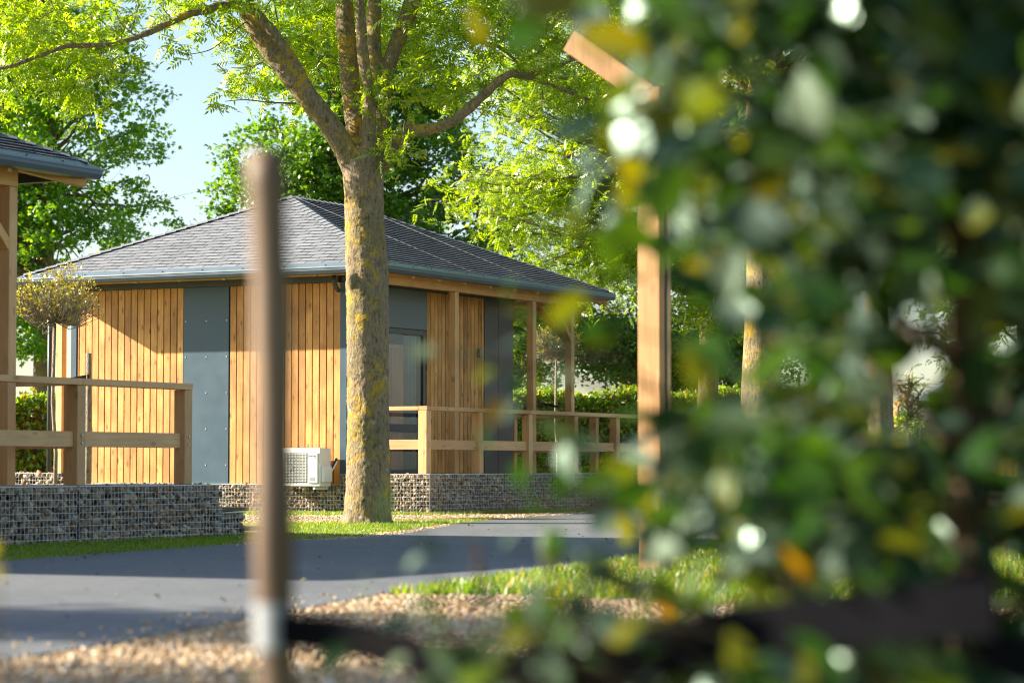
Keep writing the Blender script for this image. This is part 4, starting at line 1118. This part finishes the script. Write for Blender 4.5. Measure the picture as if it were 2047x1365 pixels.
# ------------------------------------------------------------------ hedges
def hedge(x0, x1, y0, y1, z1, label, dens=900, mt=None):
    t = empty('hedge', ((x0 + x1) / 2, (y0 + y1) / 2, 0)); tag(t, label, 'hedge', 'clipped hedges')
    cx, cy = (x0 + x1) / 2, (y0 + y1) / 2
    MB().box((x0 - cx + .15, y0 - cy + .15, 0), (x1 - cx - .15, y1 - cy - .15, z1 - .18)).obj('inner_growth', M['stembrown'], t)
    n1 = int((x1 - x0) * z1 * dens); n2 = int((x1 - x0) * (y1 - y0) * dens); n3 = int((y1 - y0) * z1 * dens)
    A = np.c_[rng.uniform(x0, x1, n1), np.full(n1, y0) + rng.uniform(-.05, .2, n1) , rng.uniform(0, z1, n1)]
    B = np.c_[rng.uniform(x0, x1, n2), rng.uniform(y0, y1, n2), z1 + np.abs(rng.normal(0, .06, n2)) - rng.uniform(0, .18, n2)]
    Cc = np.c_[np.where(rng.random(n3) < .5, x0, x1), rng.uniform(y0, y1, n3), rng.uniform(0, z1, n3)]
    P = np.concatenate([A, B, Cc]); P[:, 0] -= cx; P[:, 1] -= cy
    P[:, 2] += .06 * np.sin(P[:, 0] * 3.1) * (P[:, 2] > z1 * .8)
    V = place(MAP, P, rots(len(P)), rng.uniform(.6, 1.0, len(P)))
    c = link('foliage', bulk_mesh('foliage', V, MAPF), mt or M['hedge_leaf'], t); c['kind'] = 'stuff'
hedge(-1.5, 5.6, 57, 58.4, 2.25, 'trimmed hedge with a sunlit top behind the terrace of the cabin')
hedge(-15, -7.6, 50, 51.2, 1.95, 'yellow and russet hedge seen through the left railing')
hedge(10.5, 34, 88, 89.5, 2.2, 'far hedge along the lane at the right', dens=250)

# ------------------------------------------------------------------ timber lamp posts
def lamp(x, y, w, h, arm, label, grp='bent timber lamp posts'):
    t = empty('street_lamp', (x, y, 0), R(-32)); tag(t, label, 'lamp post', grp)
    a = Vector((arm[0] / math.cos(R(32)), 0, arm[2]))
    for s in (-1, 1):
        off = Vector((0, s * w * .24, 0))
        MB().box((-w / 2, s * w * .24 - w * .22, 0), (w / 2, s * w * .24 + w * .22, h)).obj('post', M['lampwood'], t, bevel=.006)
        p = Vector((w * .0, 0, h - w * .35)) + off; q = p + a
        MB().beam(p, q, w * .44, w * .92, up=(0, 0, 1)).obj('arm', M['lampwood'], t, bevel=.006)
    MB().box((a.x - .05, -.04, h - w * .35 + a.z - w * .55), (a.x + .05, .04, h - w * .35 + a.z - w * .5)).obj('lamp_head', M['grey'], t)
    MB().box((-w / 2 - .01, -w * .035, .0), (w / 2 + .01, w * .035, h * .98)).obj('core_strip', M['dark'], t)
LY = 17.5
lp = at(1307, 178, LY)
lamp(lp.x, LY, .165, lp.z, at(1150, 78, LY) - at(1307, 205, LY), 'nearest bent timber lamp post, standing left in the shrub leaves')
p = at(1481, 712, 66); lamp(p.x, 66, .16, p.z, at(1436, 682, 66) - at(1481, 712, 66), 'distant bent timber lamp post left of the lichened trunk')
p = at(1791, 806, 95); lamp(p.x, 95, .2, p.z, at(1812, 788, 95) - at(1791, 806, 95), 'farthest sunlit timber lamp, arm bent to the right')
p = at(1778, 768, 70); lamp(p.x, 70, .15, p.z, Vector((-.3, .1, .18)), 'shaded far timber lamp beside the dark trunk')

# ------------------------------------------------------------------ far cabin, utility box, sapling
def far_cabin(x0, Y, label):
    t = empty('far_cabin', (x0, Y, 0)); tag(t, label, 'cabin', 'timber holiday cabins')
    L, D_, hw, hr = 7.6, 6.5, 3.55, 4.9
    w = MB(); x = .7
    MB().box((.7, .7, 0), (L - .7, D_ - .7, hw)).obj('wall', M['dark'], t)
    while x < L - .8:
        MB().box((x, .66, .4), (x + .22, .70, hw - .1)).obj('board', M['clad'], t); x += .24
    MB().box((2.6, .60, .4), (3.7, .655, 2.5)).obj('door', M['blue'], t)
    r = MB(); r.v = [(0, 0, hw), (L, 0, hw), (L, D_, hw), (0, D_, hw), (2.6, D_ / 2, hr), (L - 2.6, D_ / 2, hr)]; r.f = [(0, 1, 5, 4), (1, 2, 5), (2, 3, 4, 5), (3, 0, 4), (3, 2, 1, 0)]
    r.obj('roof', M['shingle'], t)
    MB().box((-.08, -.08, hw - .12), (L + .08, -.002, hw)).obj('gutter', M['white'], t)
p = at(1842, 800, 112); far_cabin(p.x, 112, 'distant cabin with low grey roof and white gutter at the right')
p = at(2012, 870, 78); far_cabin(p.x, 84, 'partly hidden timber cabin at the right edge behind the pale trunk')
p = at(1841, 935, 62); t = empty('utility_box', (p.x, 62, 0)); tag(t, 'pale grey utility box standing low beyond the road at the right', 'utility box')
MB().box((-.22, -.12, 0), (.22, .12, .98)).obj('cabinet', M['white'], t, bevel=.01); MB().box((-.24, -.14, .98), (.24, .14, 1.02)).obj('lid', M['grey'], t); MB().box((-.005, -.128, .1), (.005, -.121, .95)).obj('door_gap', M['dark'], t)
tree('young feathery tree with thin stem before the far timber lamp', (at(1816, 900, 64).x, 64), .03, 2.9, [((at(1816, 900, 64).x, 64, 2.0), (.38, .38, .55)), ((at(1820, 900, 64).x, 64, 2.6), (.2, .2, .35))], 40, 10, 'ash', M['ash_leaf'], M['bark3'], sig=(.10, .10, .10), scale=(.4, .7), group='young staked trees', name='young_tree')
p = at(1839, 850, 63.6); t = empty('tree_stake', (p.x, 63.6, 0)); tag(t, 'thin stake right beside the young feathery tree', 'stake', 'round timber tree stakes'); MB().tube([(0, 0, 0), (0, 0, 1.6)], .03, 8).obj('pole', M['bark3'], t)

# distant tree belt on the horizon
def belt(label, x0, x1, Y, n, zmax):
    xs = rng.uniform(x0, x1, n); hs = zmax * (.55 + .45 * np.abs(np.sin(xs * .21)) ) * rng.uniform(.8, 1, n)
    P = np.c_[xs, Y + rng.uniform(-6, 6, n), rng.uniform(0, 1, n) ** .7 * hs]
    V = place(MAP, P, rots(n), rng.uniform(5, 9, n)); o = link('distant_trees', bulk_mesh('distant_trees', V, MAPF), M['dark_leaf'])
    tag(o, label, 'trees', kind='stuff')
belt('low tree belt far off on the horizon', -90, 130, 260, 5200, 7)

# ------------------------------------------------------------------ foreground: stake, label, straps
def fg_stake():
    D = 3.85
    b = at(556, 1365, D); tp = at(534, 302, D); ax = (tp - b) / (tp.z - b.z)
    base = b - ax * b.z
    t = empty('tree_stake', base); tag(t, 'blurred brown wooden stake standing closest, with a white tag near its foot', 'stake', 'round timber tree stakes')
    n = 26; pts = []; rad = []
    for i in range(n):
        z = tp.z * i / (n - 1); pts.append(ax * z + Vector((.002 * math.sin(z * 9), .002 * math.cos(z * 7), 0))); rad.append(.0285 + .0016 * math.sin(z * 23) - .001 * z)
    MB().tube(pts, rad, 20).obj('pole', M['stake'], t, smooth=True)
    lb = MB(); z0 = at(540, 1298, D).z; z1 = at(540, 1206, D).z
    for i in range(14):
        a0 = math.pi * (1.03 + .62 * i / 14) ; a1 = math.pi * (1.03 + .62 * (i + 1) / 14); rr = .0325
        c0 = ax * z0; c1 = ax * z1
        lb.poly([c0 + Vector((math.cos(a0) * rr, math.sin(a0) * rr, 0)), c0 + Vector((math.cos(a1) * rr, math.sin(a1) * rr, 0)), c1 + Vector((math.cos(a1) * rr, math.sin(a1) * rr, 0)), c1 + Vector((math.cos(a0) * rr, math.sin(a0) * rr, 0))])
    o = lb.obj('tag_sleeve', M['label'], t); sm = o.modifiers.new('thick', 'SOLIDIFY'); sm.thickness = .0015
fg_stake()
strap([tuple(at(560, 1258, 3.80)), tuple(at(600, 1262, 3.81)), tuple(at(690, 1272, 3.80)), tuple(at(800, 1300, 3.75)), tuple(at(900, 1328, 3.7)), tuple(at(1050, 1350, 3.65)), tuple(at(1250, 1335, 3.6)), tuple(at(1424, 1268, 3.55)), tuple(at(1640, 1245, 3.45)), tuple(at(1840, 1225, 3.36)), tuple(at(1990, 1215, 3.30))], (.048, .072), 'wide black tie sagging from the near stake to the shrub stem')
strap([tuple(at(1945, 1262, 3.40)), tuple(at(2010, 1310, 3.40)), tuple(at(2080, 1322, 3.4)), tuple(at(2250, 1330, 3.4))], .06, 'short black tie leaving the shrub stem towards the right edge')
strap([tuple(at(1896, 1195, 3.36)), tuple(at(1940, 1205, 3.35)), tuple(at(1992, 1215, 3.40))], .085, 'black band wrapped around the shrub stem')

# ------------------------------------------------------------------ foreground shrub
def laurel_template():
    T = []; nL, nW = 6, 2
    for i in range(nL + 1):
        s = i / nL; w = .5 * math.sin(math.pi * min(1, s * .93 + .035)) ** .8 * (1.0 if s < .5 else 1 - .25 * (s - .5))
        for j in (-1, -.5, 0, .5, 1):
            T.append((j * w * .62, s, .10 * abs(j) * w + -.16 * s * s))
    Fq = []
    for i in range(nL):
        for j in range(4): a = i * 5 + j; Fq.append((a, a + 1, a + 6, a + 5))
    return np.array(T), Fq
LT, LF = laurel_template()
def shrub():
    SX = at(1940, 900, 4.1).x
    t = empty('shrub', (SX, 4.1, 0)); tag(t, 'large glossy dark green shrub out of focus filling the right half', 'shrub', 'foreground shrubs')
    inv = -Vector((SX, 4.1, 0))
    # outline of the leafy mass in the view: rows of (y, left x of the dense part)
    rows = [(-80, 900), (0, 960), (60, 1090), (130, 1180), (260, 1150), (360, 1130), (450, 1170), (560, 1230), (640, 1190), (700, 1180), (800, 1150), (880, 1110), (960, 1080), (1050, 1070), (1150, 1070), (1250, 1060), (1365, 980), (1450, 950)]
    def left(y):
        for (y0, x0), (y1, x1) in zip(rows, rows[1:]):
            if y0 <= y <= y1: return x0 + (x1 - x0) * (y - y0) / (y1 - y0)
        return 1100
    gaps = [(1308, 460, 30, 50), (1308, 700, 34, 110), (1518, 710, 52, 90), (1455, 720, 34, 50), (1400, 760, 20, 40), (1530, 175, 14, 20), (1470, 190, 14, 20), (1500, 535, 30, 24), (1590, 90, 16, 24), (1180, 100, 50, 40), (1225, 150, 30, 20),
            (1790, 640, 20, 50), (1860, 690, 40, 50), (1880, 640, 30, 50), (1820, 820, 36, 40), (1755, 770, 14, 60), (1840, 915, 14, 12), (1560, 1160, 44, 12), (1700, 1150, 30, 10), (1850, 1110, 14, 12), (1720, 995, 20, 10), (1835, 470, 16, 20), (1375, 600, 8, 30),
            (2025, 690, 16, 90), (2030, 1080, 16, 170), (1240, 700, 40, 20), (1230, 850, 40, 50), (1180, 1080, 60, 20), (1200, 1165, 130, 22), (1400, 1170, 40, 16), (1150, 990, 50, 20)]
    def gapped(x, y, k=1.0, pad=26):
        for (gx, gy, rx, ry) in gaps:
            if ((x - gx) / (rx * k + pad)) ** 2 + ((y - gy) / (ry * k + pad)) ** 2 < 1: return True
        return False
    pos = []
    tries = 0
    while len(pos) < 4700 and tries < 200000:
        tries += 1
        x = rnd.uniform(900, 2330); y = rnd.uniform(-220, 1480); Lx = left(y)
        if x < Lx + 25: continue
        edge = min(1, (x - Lx) / 420.0)
        if rnd.random() > .08 + .92 * edge ** 1.3: continue
        if 990 < y and rnd.random() < .3: continue
        d = rnd.triangular(3.35, 5.6, 4.0)
        if 1885 < x < 1990 and 430 < y < 1330 and d < 4.15 and rnd.random() < .75: continue
        if gapped(x, y, 1.15 if d < 4.2 else 1.05): continue
        pos.append((x, y, d))
    lone = [(760, 1052, 3.5, 1.2), (812, 1062, 3.55, 1.15), (700, 1290, 3.6, .9), (720, 1235, 3.6, 1.0), (832, 1190, 3.9, .8), (850, 1110, 4.0, .6), (1000, 620, 4.4, 1.15), (1010, 600, 4.4, .9), (860, 708, 4.0, 1.25), (905, 706, 4.1, 1.1), (990, 735, 4.1, .75), (1000, 700, 4.2, .7), (1035, 790, 4.0, .7),
            (1010, 840, 3.9, .8), (1050, 980, 4.0, .9), (1120, 1000, 3.9, .8), (1008, 1095, 4.2, .7), (960, 1150, 4.2, .5), (1100, 650, 3.9, 1.1), (1170, 640, 3.8, 1.2), (1240, 650, 3.9, 1.0), (1130, 580, 4.1, .6), (1000, 20, 4.0, 1.1), (1200, 260, 3.7, 1.3), (1180, 330, 3.8, 1.1), (1165, 420, 3.8, .8), (1100, 440, 4.4, .8),
            (1150, 340, 4.0, 1.1), (1130, 470, 4.2, .9), (940, 15, 3.9, 1.1), (1000, 800, 3.9, .9), (980, 870, 3.8, .8), (905, 1200, 3.9, .8), (930, 1290, 3.7, 1.1), (1010, 1250, 3.7, 1.0), (860, 1340, 3.7, 1.0), (1060, 1180, 3.9, .9), (1090, 860, 4.0, .7), (1140, 760, 4.0, .8), (1080, 1080, 3.9, .9), (960, 1350, 3.6, 1), (1050, 1300, 3.7, 1.1), (1100, 1240, 3.6, 1.1), (770, 1340, 3.7, .8), (1040, 920, 3.9, .8), (1150, 700, 4.0, .9)]
    for (x0, y0, n_) in ((1110, 1180, 6), (1040, 1230, 6), (970, 1290, 6), (900, 1340, 6), (1130, 1290, 8), (1040, 1345, 7), (1170, 1120, 6), (860, 1260, 3), (1180, 1350, 8), (1230, 1230, 7), (1300, 1330, 7), (1480, 1330, 8), (1620, 1340, 8)):
        dd = rnd.uniform(3.35, 3.75)
        for q in range(n_): lone.append((x0 + rnd.gauss(0, 38), y0 + rnd.gauss(0, 34), dd + rnd.uniform(-.06, .06), rnd.uniform(.7, 1.15)))
    P = [at(x, y, d) + inv for (x, y, d) in pos]
    sc = [rnd.uniform(.058, .104) for _ in pos]
    for (x, y, d, s) in lone: P.append(at(x, y, d) + inv); sc.append(.062 * s)
    P = np.array([tuple(p) for p in P]); sc = np.array(sc); n = len(P)
    Rm = rots(n, .75)
    # branches: stem and limbs
    st = MB(); c0 = at(1948, 1365, 4.1) + inv; c1 = at(1932, 420, 4.1) + inv; c0b = Vector((c0.x, 0, 0))
    st.tube([Vector((c0.x + .005, 0, -.05)), c0, at(1945, 900, 4.1) + inv, c1, at(1925, 60, 4.1) + inv, at(1935, -300, 4.1) + inv], [.040, .036, .033, .028, .02, .012], 14)
    st.obj('stem', M['stembrown'], t, smooth=True)
    br = MB()
    for k in range(70):
        i = rnd.randrange(n); p = Vector(P[i]); z = max(.25, p.z - abs(p.x) * rnd.uniform(.3, 1.0)); s = Vector((.0, 0, z)); s.x = c0.x + (c1.x - c0.x) * min(1, max(0, (z - c0.z) / (c1.z - c0.z)))
        m = s.lerp(p, .5) + Vector((rnd.uniform(-.05, .05), rnd.uniform(-.05, .05), rnd.uniform(0, .08)))
        br.tube([s, m, p], [.009, .006, .0025], 6, caps=False)
    for (x, y, d, s) in lone[::2]:
        p = at(x, y, d) + inv; q = at(max(x + 250, 1250), y + rnd.uniform(-40, 160), d + .2) + inv
        br.tube([q, q.lerp(p, .5) + Vector((0, 0, .01)), p], [.004, .003, .0018], 5, caps=False)
    # suckers near the foot
    for (x0, y0, x1, y1, d) in ((1455, 1420, 1470, 1190, 3.7), (1290, 1430, 1300, 1280, 3.7), (955, 1150, 945, 1075, 4.2), (1600, 1450, 1560, 1100, 3.9)):
        br.tube([at(x0, y0, d) + inv, at((x0 + x1) / 2 + 8, (y0 + y1) / 2, d) + inv, at(x1, y1, d) + inv], [.006, .005, .003], 6, caps=False)
    b = br.obj('branches', M['stembrown'], t, smooth=True); b['kind'] = 'stuff'
    V = place(LT, P, Rm, sc)
    px = sc / (P[:, 1] + 4.1)
    vis = np.array([1 if (-.15 < (q[0] + SX) / (q[1] + 4.1) < .2 and .25 < q[2] < 1.6) else 0 for q in P])
    order = np.argsort(-(px * vis + (np.arange(n) >= n - len(lone)) * .01 - P[:, 1] * .002 * vis))
    big = order[:300]; keep = np.ones(n, bool); keep[big] = False
    base = {}
    for v in range(4):
        me = bpy.data.meshes.new('leaf'); T = LT.copy(); T[:, 2] += (.06 * v - .08) * np.sin(T[:, 1] * 3 + v) ; T[:, 0] *= (1 + .12 * (v - 1.5))
        me.from_pydata([tuple(q) for q in T], [], LF); me.materials.append(M['laurel']); me.polygons.foreach_set('use_smooth', [True] * len(LF)); base[v] = me
    for i in big:
        o = bpy.data.objects.new('leaf', base[int(i) % 4]); C.objects.link(o); o.parent = t
        mw = Matrix([list(Rm[i][r]) for r in range(3)]).to_4x4(); o.matrix_local = Matrix.Translation(Vector(P[i])) @ mw @ Matrix.Scale(float(sc[i]), 4)
    fo = link('foliage', bulk_mesh('foliage', V[keep], LF), M['laurel'], t, smooth=True); fo['kind'] = 'stuff'
shrub()

# small plants in front of the stake and at the left edge
def weed(px, py, d, n, s, label, m):
    p = at(px, py, d); t = empty('seedling', (p.x, d, 0)); tag(t, label, 'plant', 'small bed plants')
    b = MB(); b.tube([(0, 0, 0), (.01, 0, p.z * .5), (0, 0, p.z)], [.003, .0025, .002], 6); b.obj('stem', M['stembrown'], t)
    for k in range(n):
        o = link('leaf', MB_leaf, m, t); o.location = (rnd.uniform(-.012, .012), rnd.uniform(-.02, .02), p.z - k * .018); o.rotation_euler = (rnd.uniform(-.5, .9), rnd.uniform(-.4, .4), rnd.uniform(0, 6.28)); o.scale = (s, s, s)
MB_leaf = bpy.data.meshes.new('leaf'); MB_leaf.from_pydata([tuple(q) for q in LT], [], LF); MB_leaf.materials.append(M['bud_leaf'])
weed(-4, 1085, 4.0, 3, .05, 'yellow green seedling at the far left edge', M['bud_leaf'])
weed(512, 1335, 4.1, 2, .018, 'tiny yellow flower beside the foot of the near stake', M['bud_leaf'])
